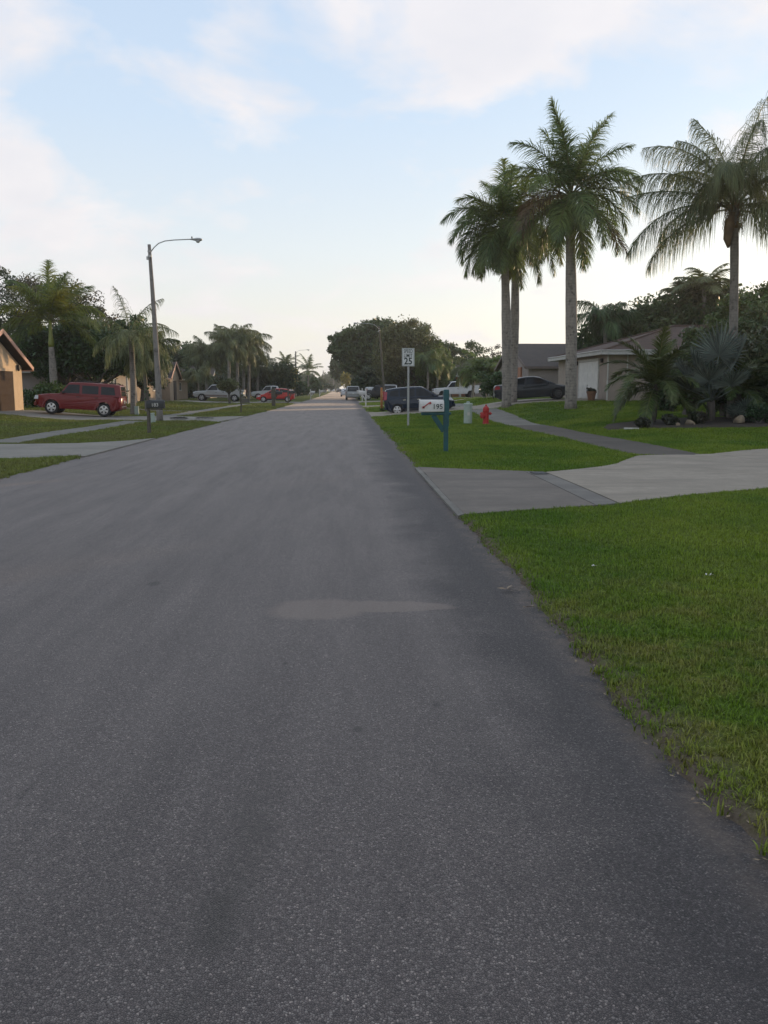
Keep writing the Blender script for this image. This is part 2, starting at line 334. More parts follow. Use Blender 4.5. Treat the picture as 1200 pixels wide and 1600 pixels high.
def concrete_mat(name, base, dark, fine=60):
    m, Nn, L, P = new_mat(name)
    g = Nn.new('ShaderNodeNewGeometry'); pos = g.outputs['Position']
    f = noise_fac(Nn, L, pos, .8, 6, .65, .38, .66)
    col = mixc(Nn, L, f, base, dark)
    mps = Nn.new('ShaderNodeMapping'); L.new(pos, mps.inputs[0]); mps.inputs['Rotation'].default_value = (0, 0, R(-28)); mps.inputs['Scale'].default_value = (.35, 2.4, 1)
    fs_ = noise_fac(Nn, L, mps.outputs[0], 1.5, 5, .6, .50, .70)
    col = mixc(Nn, L, fs_, col, tuple(v * .62 for v in base))
    f2 = noise_fac(Nn, L, pos, 7, 5, .7, .45, .75)
    col = mixc(Nn, L, f2, col, tuple(v * .72 for v in base))
    f3 = noise_fac(Nn, L, pos, fine, 3, .7, .3, .7)
    col = mixc(Nn, L, f3, col, mixc(Nn, L, 1.0, col, (.8, .8, .8), 'MULTIPLY'))
    L.new(col, P.inputs['Base Color']); P.inputs['Roughness'].default_value = .85
    n = Nn.new('ShaderNodeTexNoise'); L.new(pos, n.inputs['Vector']); n.inputs['Scale'].default_value = fine * 2; n.inputs['Detail'].default_value = 4
    b = Nn.new('ShaderNodeBump'); b.inputs['Strength'].default_value = .3; b.inputs['Distance'].default_value = .006
    L.new(n.outputs['Fac'], b.inputs['Height']); L.new(b.outputs[0], P.inputs['Normal'])
    return m
def shingle_mat(name, c1, c2):
    m, Nn, L, P = new_mat(name)
    t = Nn.new('ShaderNodeTexCoord')
    f = noise_fac(Nn, L, t.outputs['Object'], 1.2, 6, .7)
    mp = Nn.new('ShaderNodeMapping'); L.new(t.outputs['Object'], mp.inputs[0]); mp.inputs['Scale'].default_value = (3, 3, 14)
    f2 = noise_fac(Nn, L, mp.outputs[0], 3.0, 2, .5, .3, .7)
    col = mixc(Nn, L, f, c1, c2)
    col = mixc(Nn, L, f2, col, mixc(Nn, L, 1.0, col, (.7, .7, .7), 'MULTIPLY'))
    L.new(col, P.inputs['Base Color']); P.inputs['Roughness'].default_value = .9
    return m
def bark_mat(name, c1, c2, ring=0.0):
    m, Nn, L, P = new_mat(name)
    t = Nn.new('ShaderNodeTexCoord'); co = t.outputs['Object']
    mp = Nn.new('ShaderNodeMapping'); L.new(co, mp.inputs[0]); mp.inputs['Scale'].default_value = (6, 6, 1.6)
    f = noise_fac(Nn, L, mp.outputs[0], 1.4, 6, .7, .35, .65)
    col = mixc(Nn, L, f, c1, c2)
    f5 = noise_fac(Nn, L, co, 5.0, 4, .6, .54, .68)
    col = mixc(Nn, L, f5, col, tuple(v * .5 for v in c2))
    if ring:
        wv = Nn.new('ShaderNodeTexWave'); wv.bands_direction = 'Z'; L.new(co, wv.inputs['Vector']); wv.inputs['Scale'].default_value = ring; wv.inputs['Distortion'].default_value = 1.2; wv.inputs['Detail'].default_value = 2
        mr = Nn.new('ShaderNodeMapRange'); L.new(wv.outputs['Fac'], mr.inputs[0]); mr.inputs[1].default_value = .75; mr.inputs[2].default_value = 1.0; mr.inputs[4].default_value = .28
        col = mixc(Nn, L, mr.outputs[0], col, tuple(v * .55 for v in c2))
    L.new(col, P.inputs['Base Color']); P.inputs['Roughness'].default_value = .88
    n = Nn.new('ShaderNodeTexNoise'); L.new(mp.outputs[0], n.inputs['Vector']); n.inputs['Scale'].default_value = 4; n.inputs['Detail'].default_value = 5
    b = Nn.new('ShaderNodeBump'); b.inputs['Strength'].default_value = .5; b.inputs['Distance'].default_value = .02
    L.new(n.outputs['Fac'], b.inputs['Height']); L.new(b.outputs[0], P.inputs['Normal'])
    return m
def paint_mat(name, c, rough=.34, metal=.0, coat=.22):
    return pmat(name, c, tuple(v * .86 for v in c), 1.5, rough, metal, coat=coat, spec=.3)

M = {}
M['asphalt'] = asphalt_mat()
M['grass'] = grass_mat('lawn_soil', False); M['blade'] = grass_mat('grass_blade', True)
M['conc'] = concrete_mat('concrete_light', (.36, .305, .24), (.25, .212, .165))
M['conc_dark'] = concrete_mat('concrete_stained', (.20, .168, .138), (.125, .105, .087))
M['conc_mid'] = concrete_mat('concrete_old', (.21, .19, .165), (.13, .118, .104))
M['conc_edge'] = concrete_mat('concrete_kerb', (.24, .22, .19), (.11, .10, .09))
M['conc_left'] = concrete_mat('concrete_left', (.28, .255, .215), (.19, .17, .145))
M['slab'] = concrete_mat('sidewalk_concrete', (.21, .195, .165), (.13, .12, .10))
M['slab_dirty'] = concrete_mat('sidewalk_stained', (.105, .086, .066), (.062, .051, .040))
M['patch'] = concrete_mat('dried_patch', (.155, .145, .135), (.11, .105, .10), 90)
M['royal'] = leaf_mat('royal_frond', (0.100, 0.156, 0.060), (0.163, 0.213, 0.056), .45, .5)
M['queen'] = leaf_mat('queen_frond', (0.120, 0.156, 0.078), (0.180, 0.198, 0.084), .45, .5)
M['goldfrond'] = leaf_mat('royal_frond_young', (.10, .15, .028), (.22, .22, .03), .4, .6)
M['oldfrond'] = leaf_mat('dry_frond', (.16, .10, .045), (.09, .06, .03), .2, .6)
M['silver'] = leaf_mat('silver_fan_leaf', (.135, .165, .145), (.10, .125, .105), .15, 1.2)
M['date'] = leaf_mat('date_frond', (0.055, 0.090, 0.026), (0.088, 0.110, 0.033), .25, 1.0)
M['oak'] = leaf_mat('oak_leaf', (0.055, 0.095, 0.035), (0.088, 0.121, 0.043), 0.28, .35)
M['oakbrown'] = leaf_mat('brown_crown_leaf', (0.164, 0.153, 0.065), (0.108, 0.135, 0.057), 0.3, .22)
M['darktree'] = leaf_mat('dark_tree_leaf', (0.033, 0.063, 0.023), (0.070, 0.083, 0.037), .15, .3)
M['redbrown'] = leaf_mat('reddish_twig_leaf', (0.112, 0.077, 0.053), (0.064, 0.081, 0.036), .15, .3)
M['bright'] = leaf_mat('bright_leaf', (.050, .095, .020), (.085, .12, .028), .3, .4)
M['bamboo'] = leaf_mat('yellow_bamboo_leaf', (.36, .30, .08), (.20, .20, .06), .4, .3)
M['bush'] = leaf_mat('bush_leaf', (0.058, 0.109, 0.032), (0.041, 0.080, 0.026), .2, 1.2)
M['purple'] = leaf_mat('dark_shrub_leaf', (0.032, 0.043, 0.020), (0.051, 0.043, 0.029), .1, 2)
M['trunk'] = bark_mat('grey_bark', (.12, .10, .085), (.07, .06, .05))
M['palmtrunk'] = bark_mat('royal_palm_trunk', (.31, .27, .23), (.20, .175, .15), 2.2)
M['queentrunk'] = bark_mat('queen_palm_trunk', (.24, .215, .19), (.14, .125, .11), 2.6)
M['shaft'] = pmat('green_crownshaft', (.12, .17, .035), (.20, .20, .03), 1.0, .45)
M['rachis'] = pmat('frond_stalk', (.09, .12, .035), (.13, .12, .04), 2.0, .5)
M['boot'] = pmat('brown_spathe', (.20, .13, .07), (.12, .08, .05), 3.0, .8)
M['teal'] = pmat('teal_painted_wood', (.012, .085, .095), (.008, .050, .058), 7, .55, bump=.3, bscale=40)
M['white'] = pmat('white_enamel', (.62, .60, .57), (.52, .50, .47), 6, .4)
M['offwhite'] = pmat('weathered_white', (.55, .53, .48), (.42, .40, .36), 9, .6)
M['black'] = pmat('black_enamel', (.012, .013, .013), (.02, .02, .02), 5, .4)
M['red'] = pmat('hydrant_red', (.42, .012, .010), (.34, .015, .015), 8, .45, bump=.15)
M['flag'] = pmat('flag_red', (.50, .03, .03), (.16, .03, .02), 10, .5)
M['ink'] = pmat('dark_lettering', (.02, .03, .028), (.03, .045, .04), 10, .6)
M['wood'] = pmat('grey_post_wood', (.13, .11, .085), (.075, .065, .05), 12, .9, bump=.5)
M['orangewood'] = pmat('orange_painted_post', (.42, .17, .05), (.30, .12, .04), 6, .7)
M['pole'] = bark_mat('weathered_pole', (.25, .225, .205), (.175, .155, .14))
M['galv'] = pmat('galvanised_steel', (.42, .42, .41), (.34, .34, .33), 12, .5, .6)
M['sign'] = pmat('sign_white', (.62, .62, .60), (.55, .55, .53), 9, .5)
M['pedestal'] = pmat('pale_green_cabinet', (.36, .41, .355), (.30, .35, .30), 5, .6)
M['glass'] = pmat('dark_car_glass', (.012, .014, .016), (.02, .02, .022), 2, .08, spec=.28)
M['wglass'] = pmat('house_window_glass', (.02, .025, .03), (.03, .03, .03), 2, .08, spec=.6)
M['tyre'] = pmat('tyre_rubber', (.012, .012, .012), (.02, .019, .018), 8, .85)
M['rim'] = pmat('alloy_rim', (.55, .55, .56), (.45, .45, .46), 6, .3, .85)
M['darkrim'] = pmat('dark_rim', (.06, .06, .065), (.09, .09, .09), 6, .35, .7)
M['trim'] = pmat('black_plastic_trim', (.018, .018, .02), (.03, .03, .03), 6, .6)
M['taillight'] = pmat('red_lamp_lens', (.36, .015, .02), (.25, .01, .015), 4, .2, coat=.5)
M['headlight'] = pmat('clear_lamp_lens', (.55, .56, .58), (.4, .4, .42), 9, .15, coat=.6)
M['chrome'] = pmat('chrome', (.6, .6, .6), (.5, .5, .5), 5, .18, 1.0)
M['plate'] = pmat('licence_plate', (.6, .6, .56), (.5, .5, .45), 20, .5)
M['p_red'] = paint_mat('dark_red_car_paint', (.165, .011, .012))
M['p_blue'] = paint_mat('dark_blue_car_paint', (.008, .018, .036), .2)
M['p_grey'] = paint_mat('dark_grey_car_paint', (.040, .044, .050), .3, .3)
M['p_white'] = paint_mat('white_car_paint', (.62, .62, .63))
M['p_silver'] = paint_mat('silver_car_paint', (.38, .38, .37), .35, .4)
M['p_brightred'] = paint_mat('bright_red_car_paint', (.48, .035, .025))
M['p_black'] = paint_mat('black_car_paint', (.012, .012, .014))
M['stripe'] = pmat('brown_lower_paint', (.16, .12, .10), (.13, .10, .08), 3, .5)
M['peach'] = pmat('peach_stucco', (.60, .44, .29), (.55, .39, .25), 3, .9, bump=.3, bscale=120)
M['yellow'] = pmat('pale_yellow_stucco', (.58, .45, .24), (.54, .42, .22), 3, .9)
M['tan'] = pmat('tan_stucco', (.33, .25, .18), (.28, .21, .15), 2, .9)
M['beige'] = pmat('beige_stucco', (.36, .29, .24), (.31, .25, .21), 2, .9, bump=.2, bscale=120)
M['greywall'] = pmat('grey_stucco', (.30, .25, .22), (.25, .21, .19), 2, .9)
M['cream'] = pmat('cream_stucco', (.48, .44, .36), (.42, .38, .32), 2, .9)
M['orangebrick'] = pmat('orange_brick', (.38, .17, .09), (.30, .14, .08), 6, .9)
M['r_brown'] = shingle_mat('brown_shingles', (.105, .062, .045), (.070, .045, .036))
M['r_grey'] = shingle_mat('taupe_shingles', (.092, .074, .062), (.070, .057, .050))
M['r_dark'] = shingle_mat('dark_shingles', (.040, .030, .027), (.060, .046, .040))
M['r_red'] = shingle_mat('red_shingles', (.26, .05, .03), (.20, .05, .035))
M['r_pale'] = shingle_mat('pale_grey_shingles', (.20, .20, .20), (.15, .15, .155))
M['fascia'] = pmat('white_fascia', (.50, .48, .45), (.40, .38, .36), 6, .6)
M['trimbrown'] = pmat('brown_fascia', (.16, .12, .10), (.12, .09, .08), 6, .7)
M['fasciapeach'] = pmat('salmon_fascia', (.55, .32, .24), (.48, .28, .21), 6, .7)
M['door_white'] = pmat('white_garage_door', (.72, .69, .63), (.64, .61, .56), 3, .6)
M['door_tan'] = pmat('brown_garage_door', (.085, .062, .048), (.07, .05, .04), 3, .95, spec=.05)
M['door_dark'] = pmat('dark_wood_door', (.035, .025, .02), (.05, .035, .03), 5, .6)
M['terracotta'] = pmat('terracotta', (.22, .11, .06), (.16, .08, .05), 6, .8)
M['rock'] = pmat('pale_stone', (.26, .20, .13), (.15, .12, .09), 5, .9, bump=.6, bscale=20)
M['mulch'] = pmat('dark_mulch', (.030, .022, .015), (.055, .040, .026), 30, .95, bump=1, bscale=60, world=True)
M['litter'] = pmat('dry_leaf_litter', (.30, .23, .15), (.20, .14, .09), 6, .8)

# ------------------------------------------------------------------ mesh helpers
class MB:
    def __init__(s): s.v = []; s.f = []
    def add(s, vs, fs):
        o = len(s.v); s.v += [tuple(v) for v in vs]; s.f += [tuple(i + o for i in f) for f in fs]; return s
    def box(s, c, d, rz=0.0, m=None):
        x, y, z = (k / 2 for k in d)
        vs = [Vector((a * x, b * y, e * z)) for e in (-1, 1) for b in (-1, 1) for a in (-1, 1)]
        mt = Matrix.Translation(c) @ (m if m is not None else Matrix.Rotation(rz, 4, 'Z'))
        return s.add([mt @ v for v in vs], [(0, 2, 3, 1), (4, 5, 7, 6), (0, 1, 5, 4), (2, 6, 7, 3), (0, 4, 6, 2), (1, 3, 7, 5)])
    def tube(s, pts, rad, n=8, cap=True):
        pts = [Vector(p) for p in pts]
        if isinstance(rad, (int, float)): rad = [rad] * len(pts)
        rings = []; prev = None
        for i, p in enumerate(pts):
            d = (pts[min(i + 1, len(pts) - 1)] - pts[max(i - 1, 0)]).normalized()
            if prev is None:
                a = Vector((1, 0, 0)) if abs(d.x) < .9 else Vector((0, 1, 0))
                u = d.cross(a).normalized()
            else: u = (prev - d * prev.dot(d)).normalized()
            prev = u; v = d.cross(u)
            rings.append([p + (u * math.cos(t) + v * math.sin(t)) * rad[i] for t in [2 * PI * k / n for k in range(n)]])
        vs = [q for r in rings for q in r]
        fs = [(i * n + k, i * n + (k + 1) % n, (i + 1) * n + (k + 1) % n, (i + 1) * n + k) for i in range(len(pts) - 1) for k in range(n)]
        if cap: fs += [tuple(range(n))[::-1], tuple((len(pts) - 1) * n + k for k in range(n))]
        return s.add(vs, fs)
    def lathe(s, prof, n=16, m=None, cap=True):          # profile (r, z)
        vs = []; m = m or Matrix()
        for r, z in prof: vs += [m @ Vector((r * math.cos(2 * PI * k / n), r * math.sin(2 * PI * k / n), z)) for k in range(n)]
        fs = [(i * n + k, i * n + (k + 1) % n, (i + 1) * n + (k + 1) % n, (i + 1) * n + k) for i in range(len(prof) - 1) for k in range(n)]
        if cap: fs += [tuple(range(n))[::-1], tuple((len(prof) - 1) * n + k for k in range(n))]
        return s.add(vs, fs)
    def build(s, name, mat, parent=None, smooth=False, bevel=0.0, loc=None, rot=None):
        me = bpy.data.meshes.new(name); me.from_pydata(s.v, [], s.f); me.materials.append(mat)
        if smooth: me.polygons.foreach_set('use_smooth', [True] * len(me.polygons))
        o = bpy.data.objects.new(name, me); COL.objects.link(o)
        if loc is not None: o.location = loc
        if rot is not None: o.rotation_euler = rot
        if parent: o.parent = parent
        if bevel:
            b = o.modifiers.new('bevel', 'BEVEL'); b.width = bevel; b.segments = 2; b.limit_method = 'ANGLE'; b.angle_limit = R(35)
        return o
def tag(o, label=None, cat=None, group=None, kind=None):
    if label: o['label'] = label
    if cat: o['category'] = cat
    if group: o['group'] = group
    if kind: o['kind'] = kind
    return o
def empty(name, loc, rz, label, cat, group=None):
    o = bpy.data.objects.new(name, None); COL.objects.link(o); o.location = loc; o.rotation_euler = (0, 0, rz)
    o.empty_display_size = .2
    return tag(o, label, cat, group)
def copy_tree(o, parent=None):
    c = o.copy(); COL.objects.link(c)
    if parent: c.parent = parent
    for ch in list(o.children): copy_tree(ch, c)
    return c
def quad_obj(name, V, mat, parent=None, loc=None, rz=0.0):
    """V: (n,4,3) array of quads -> one mesh object"""
    V = np.asarray(V, dtype=np.float32); n = len(V)
    me = bpy.data.meshes.new(name)
    me.vertices.add(n * 4); me.vertices.foreach_set('co', V.reshape(-1))
    me.loops.add(n * 4); me.loops.foreach_set('vertex_index', np.arange(n * 4, dtype=np.int32))
    me.polygons.add(n); me.polygons.foreach_set('loop_start', np.arange(0, n * 4, 4, dtype=np.int32))
    me.update(calc_edges=True); me.materials.append(mat)
    o = bpy.data.objects.new(name, me); COL.objects.link(o)
    if parent: o.parent = parent
    if loc is not None: o.location = loc
    o.rotation_euler = (0, 0, rz)
    return o
def arr_obj(name, V, F, mats, parent=None, smooth=False):
    me = bpy.data.meshes.new(name); V = np.asarray(V, np.float32); F = np.asarray(F, np.int32)
    me.vertices.add(len(V)); me.vertices.foreach_set('co', V.reshape(-1))
    k = F.shape[1]; me.loops.add(F.size); me.loops.foreach_set('vertex_index', F.reshape(-1))
    me.polygons.add(len(F)); me.polygons.foreach_set('loop_start', np.arange(0, F.size, k, dtype=np.int32))
    me.update(calc_edges=True)
    for m in mats: me.materials.append(m)
    if smooth: me.polygons.foreach_set('use_smooth', [True] * len(F))
    o = bpy.data.objects.new(name, me); COL.objects.link(o)
    if parent: o.parent = parent
    return o

def text_obj(name, txt, size, mat, parent, loc, rot, ext=.002, bold=0.0, sx=1.0):
    c = bpy.data.curves.new(name, 'FONT'); c.body = txt; c.size = size; c.extrude = ext; c.offset = bold
    c.align_x = 'CENTER'; c.align_y = 'CENTER'; c.materials.append(mat); c.resolution_u = 3
    tmp = bpy.data.objects.new(name, c); COL.objects.link(tmp)
    dg = bpy.context.evaluated_depsgraph_get(); dg.update()
    me = bpy.data.meshes.new_from_object(tmp.evaluated_get(dg))
    bpy.data.objects.remove(tmp); 
    o = bpy.data.objects.new(name, me); COL.objects.link(o); o.parent = parent
    if not me.materials: me.materials.append(mat)
    o.location = loc; o.rotation_euler = rot; o.scale = (sx, 1, 1)
    return o

# ------------------------------------------------------------------ ground
def axis(segs):
    out = []
    for a, b, st in segs:
        n = max(1, int(round((b - a) / st))); out += list(np.linspace(a, b, n, endpoint=False))
    out.append(segs[-1][1]); return np.array(out)
xs = axis([(-900, -60, 120), (-60, -30, 5), (-30, -12, 1.0), (-12, -6.4, .5), (-6.4, -5.5, .06), (-5.5, -4.6, .15), (-4.6, 1.0, 1.4), (1.0, 1.65, .03), (1.65, 2.6, .1), (2.6, 8, .35), (8, 14, .3), (14, 30, 1.0), (30, 60, 5), (60, 900, 120)])
ys = axis([(-60, -2, 4), (-2, 1.5, .5), (1.5, 12, .06), (12, 22, .12), (22, 60, .5), (60, 140, 2), (140, 400, 10), (400, 1600, 150)])
X, Y = np.meshgrid(xs, ys)
XX = X + road_off(np.minimum(Y, 500)) * (np.abs(X) < 40)
Z = T(XX, np.minimum(Y, 500))
V = np.stack([XX, Y, Z], -1).reshape(-1, 3)
nx, ny = len(xs), len(ys)
ii = np.arange(ny - 1)[:, None] * nx + np.arange(nx - 1)[None]
F = np.stack([ii, ii + 1, ii + nx + 1, ii + nx], -1).reshape(-1, 4)
GROUND = tag(arr_obj('ground', V, F, [M['grass']], smooth=True), 'green lawns and verges on both sides of the road', kind='structure')

ry = axis([(-30, 0, 5), (0, 30, .5), (30, 120, 5), (120, 470, 10)])
rows = []
for y in ry:
    o_ = float(road_off(y)); l_ = float(edge_l(y)) - .15 + o_; r_ = 1.29 + .15 + o_
    for t in np.linspace(0, 1, 9):
        x = l_ + (r_ - l_) * t
        rows.append((x, y, 0.012 * (1 - (2 * t - 1) ** 2) - .005))
rows = np.array(rows); n9 = 9
ii = np.arange(len(ry) - 1)[:, None] * n9 + np.arange(n9 - 1)[None]
F = np.stack([ii, ii + 1, ii + n9 + 1, ii + n9], -1).reshape(-1, 4)
tag(arr_obj('road', rows, F, [M['asphalt']], smooth=True), 'grey asphalt road running straight away', kind='structure')

NOGRASS = []      # polygons (x,y) kept free of grass tufts
def ribbon(name, A, B, mat, nu=12, nv=8, lift=.012, parent=None, label=None, zmin=None, thick=.08):
    """concrete panel lofted between two polylines following the ground"""
    A = np.array(A, float); B = np.array(B, float)
    def res(P, n):
        d = np.r_[0, np.cumsum(np.hypot(*np.diff(P, axis=0).T))]; t = np.linspace(0, d[-1], n)
        return np.stack([np.interp(t, d, P[:, 0]), np.interp(t, d, P[:, 1])], -1)
    a = res(A, nu); b = res(B, nu)
    NOGRASS.append(np.vstack([a, b[::-1]]))
    t = np.linspace(0, 1, nv)[None, :, None]
    P = a[:, None] * (1 - t) + b[:, None] * t
    z = T(P[..., 0], P[..., 1])
    z = np.maximum(z, .012) + lift
    Vt = np.dstack([P, z[..., None]]).reshape(-1, 3)
    ii = np.arange(nu - 1)[:, None] * nv + np.arange(nv - 1)[None]
    F = np.stack([ii, ii + nv, ii + nv + 1, ii + 1], -1).reshape(-1, 4)
    # skirt
    rim = [(i, 0) for i in range(nu)] + [(nu - 1, j) for j in range(1, nv)] + [(i, nv - 1) for i in range(nu - 2, -1, -1)] + [(0, j) for j in range(nv - 2, 0, -1)]
    idx = [i * nv + j for i, j in rim]; o = len(Vt)
    Vt = np.vstack([Vt, Vt[idx] - [0, 0, thick]])
    sk = [(idx[(k + 1) % len(idx)], idx[k], o + k, o + (k + 1) % len(idx)) for k in range(len(idx))]
    F = np.vstack([F, np.array(sk)])
    # make sure the top faces up
    ob = arr_obj(name, Vt, F, [mat], parent)
    bm = bmesh.new(); bm.from_mesh(ob.data); bmesh.ops.recalc_face_normals(bm, faces=bm.faces); 
    if bm.faces: bm.to_mesh(ob.data)
    bm.free()
    ob.data.polygons.foreach_set('use_smooth', [False] * len(ob.data.polygons))
    return ob

# near driveway on the right: stained apron, drain strip, pale drive
drv = tag(bpy.data.objects.new('driveway', None), 'concrete driveway crossing the verge at the right', kind='structure'); COL.objects.link(drv)
ribbon('kerb_strip', [(1.29, 9.95), (1.27, 16.2)], [(1.365, 9.97), (1.345, 16.15)], M['conc_edge'], 20, 3, .016, drv)
ribbon('apron_slab', [(1.372, 9.98), (3.145, 10.75)], [(1.352, 16.15), (3.125, 15.2)], M['conc_dark'], 10, 12, .012, drv)
ribbon('drain_strip', [(3.16, 10.76), (3.48, 10.9)], [(3.14, 15.18), (3.45, 15.0)], M['conc_mid'], 4, 12, .013, drv)
ribbon('drive_slab', [(3.51, 10.92), (4.99, 11.81), (6.3, 12.61), (9.0, 14.3)], [(3.48, 15.0), (5.2, 16.6), (6.47, 18.84), (8.25, 19.25)], M['conc'], 14, 14, .012, drv)
ribbon('drive_slab', [(9.03, 14.32), (14, 16.6), (20, 18.5)], [(8.26, 19.25), (9.3, 19.9), (10.3, 20.4), (18, 23.4)], M['conc'], 14, 10, .012, drv)
jn = MB()
for a, b in (((3.152, 10.74), (3.132, 15.19)), ((3.495, 10.91), (3.465, 15.0))):
    for k in range(8):
        p = [a[i] + (b[i] - a[i]) * k / 8 for i in (0, 1)]; q = [a[i] + (b[i] - a[i]) * (k + 1) / 8 for i in (0, 1)]
        jn.add([(p[0] - .03, p[1], Tz(*p) + .006), (p[0] + .03, p[1], Tz(*p) + .006), (q[0] + .03, q[1], Tz(*q) + .006), (q[0] - .03, q[1], Tz(*q) + .006)], [(0, 1, 2, 3)])
jn.build('joint', M['mulch'], drv)
# iron drain cover in the strip
MB().box((3.30, 14.72, .062), (.24, .42, .006)).build('drain_cover', M['trim'], drv)

FULL = []
def sidewalk(name, label, x0, x1, ranges, mat, matd=None):
    root = tag(bpy.data.objects.new(name, None), label, kind='structure'); COL.objects.link(root)
    rnd = random.Random(3)
    for ya, yb in ranges:
        FULL.append(np.array([(x0, ya), (x1, ya), (x1, yb), (x0, yb)]))
        n = max(1, int(round((yb - ya) / 1.55))); st = (yb - ya) / n
        for i in range(n):
            y0 = ya + i * st + .004; y1 = ya + (i + 1) * st - .004
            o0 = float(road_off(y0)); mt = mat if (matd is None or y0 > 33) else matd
            ribbon('slab', [(x0 + o0, y0), (x0 + o0, y1)], [(x1 + o0, y0), (x1 + o0, y1)], mt, 2, 3, .011 + rnd.uniform(0, .001), root)
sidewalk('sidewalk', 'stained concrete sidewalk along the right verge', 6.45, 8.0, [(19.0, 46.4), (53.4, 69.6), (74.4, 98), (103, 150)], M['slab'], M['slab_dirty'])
sidewalk('sidewalk', 'narrow concrete sidewalk across the left lawns', -10.1, -8.95, [(24.0, 39.9), (45.6, 83.5), (90, 130)], M['slab'])
def simple_drive(name, label, pts_a, pts_b, mat=None, nu=14, nv=6):
    o = ribbon(name, pts_a, pts_b, mat or M['conc'], nu, nv, .016)
    tag(o, label, kind='structure'); return o
simple_drive('driveway', 'concrete driveway of the near left house', [(-5.78, 19.3), (-7.2, 18.5), (-14, 18.6), (-26, 19)], [(-5.76, 26.3), (-6.6, 23.6), (-14, 23.3), (-26, 23.4)], M['conc_left'])
simple_drive('driveway', 'concrete driveway under the dark red SUV', [(-5.7, 38.6), (-6.9, 40.2), (-11, 40.9), (-18, 41.8)], [(-5.45, 47.0), (-7.2, 45.2), (-11, 46.8), (-18, 48.0)], M['conc_left'])
simple_drive('driveway', 'concrete driveway under the dark grey coupe', [(1.3, 45.6), (2.6, 46.7), (13.9, 46.6)], [(1.3, 54.2), (2.6, 53.2), (13.9, 53.0)], nu=40)
simple_drive('driveway', 'concrete driveway beyond the blue hatchback', [(1.3, 69), (3, 70), (12, 70)], [(1.3, 75), (3, 74), (12, 74)])
simple_drive('driveway', 'concrete driveway under the white pickup on the right', [(1.3, 93), (3, 94), (22, 95)], [(1.3, 103), (3, 101), (22, 101)], nu=30)
simple_drive('driveway', 'concrete driveway under the red hatchback', [(-5.1, 87), (-7, 88), (-20, 89)], [(-5.1, 98), (-7, 97), (-20, 98)], M['conc_left'])
# walkway to the tan house
simple_drive('path', 'narrow concrete path leading to the tan house', [(-10.1, 56), (-16, 60), (-19.5, 66)], [(-10.1, 57.2), (-15.4, 61), (-18.9, 66)], M['slab'])

# ------------------------------------------------------------------ grass tufts
def pip(P, poly):
    x, y = P[:, 0], P[:, 1]; ins = np.zeros(len(P), bool); j = len(poly) - 1
    for i in range(len(poly)):
        xi, yi = poly[i]; xj, yj = poly[j]
        c = ((yi > y) != (yj > y)) & (x < (xj - xi) * (y - yi) / (yj - yi + 1e-12) + xi)
        ins ^= c; j = i
    return ins
rng = np.random.default_rng(7)
# the soil is cut away under the concrete
gv = V.copy(); drop = np.zeros(len(gv), bool)
for poly in NOGRASS: drop |= pip(gv[:, :2], poly)
gv[drop, 2] -= .06
GROUND.data.vertices.foreach_set('co', gv.astype(np.float32).reshape(-1)); GROUND.data.update()
NOGRASS += FULL
NOGRASS.append(np.array([(1.30, 9.97), (3.3, 10.85), (3.6, 10.98), (6, 12.5), (9.1, 14.35), (14, 16.6), (20, 18.5), (18, 24.5), (8.2, 19.25), (6.4, 18.8), (5.2, 16.6), (3.4, 15.05), (3.0, 15.2), (1.30, 16.15)]))
bed_poly = [(8.6, 28.6), (11, 27.6), (15, 27.8), (19, 28.5), (19, 32.5), (12, 31.6), (9.2, 30.6)]
def tuft_mesh(seed, blades, rad, h, wd):
    r = random.Random(seed); vs = []; fs = []
    for _ in range(blades):
        a = r.uniform(0, 2 * PI); d = rad * math.sqrt(r.random()); bx, by = d * math.cos(a), d * math.sin(a)
        hh = h * r.uniform(.45, 1.15); az = r.uniform(0, 2 * PI); lean = r.uniform(.15, 1.25)
        wv = Vector((-math.sin(az), math.cos(az), 0)) * wd * r.uniform(.7, 1.3)
        p = Vector((bx, by, -.01)); o = len(vs); el = R(88) - lean * .35
        for k in range(3):
            wk = (1.0, .85, .45)[k] * .5
            vs += [p + wv * wk, p - wv * wk]
            st = hh / 3; p = p + Vector((math.cos(az) * math.cos(el), math.sin(az) * math.cos(el), math.sin(el))) * st
            el -= lean * .55
        vs.append(p)
        fs += [(o, o + 1, o + 3, o + 2), (o + 2, o + 3, o + 5, o + 4), (o + 4, o + 5, o + 6)]
    me = bpy.data.meshes.new('grass_tuft'); me.from_pydata([tuple(v) for v in vs], [], fs); me.materials.append(M['blade'])
    return me
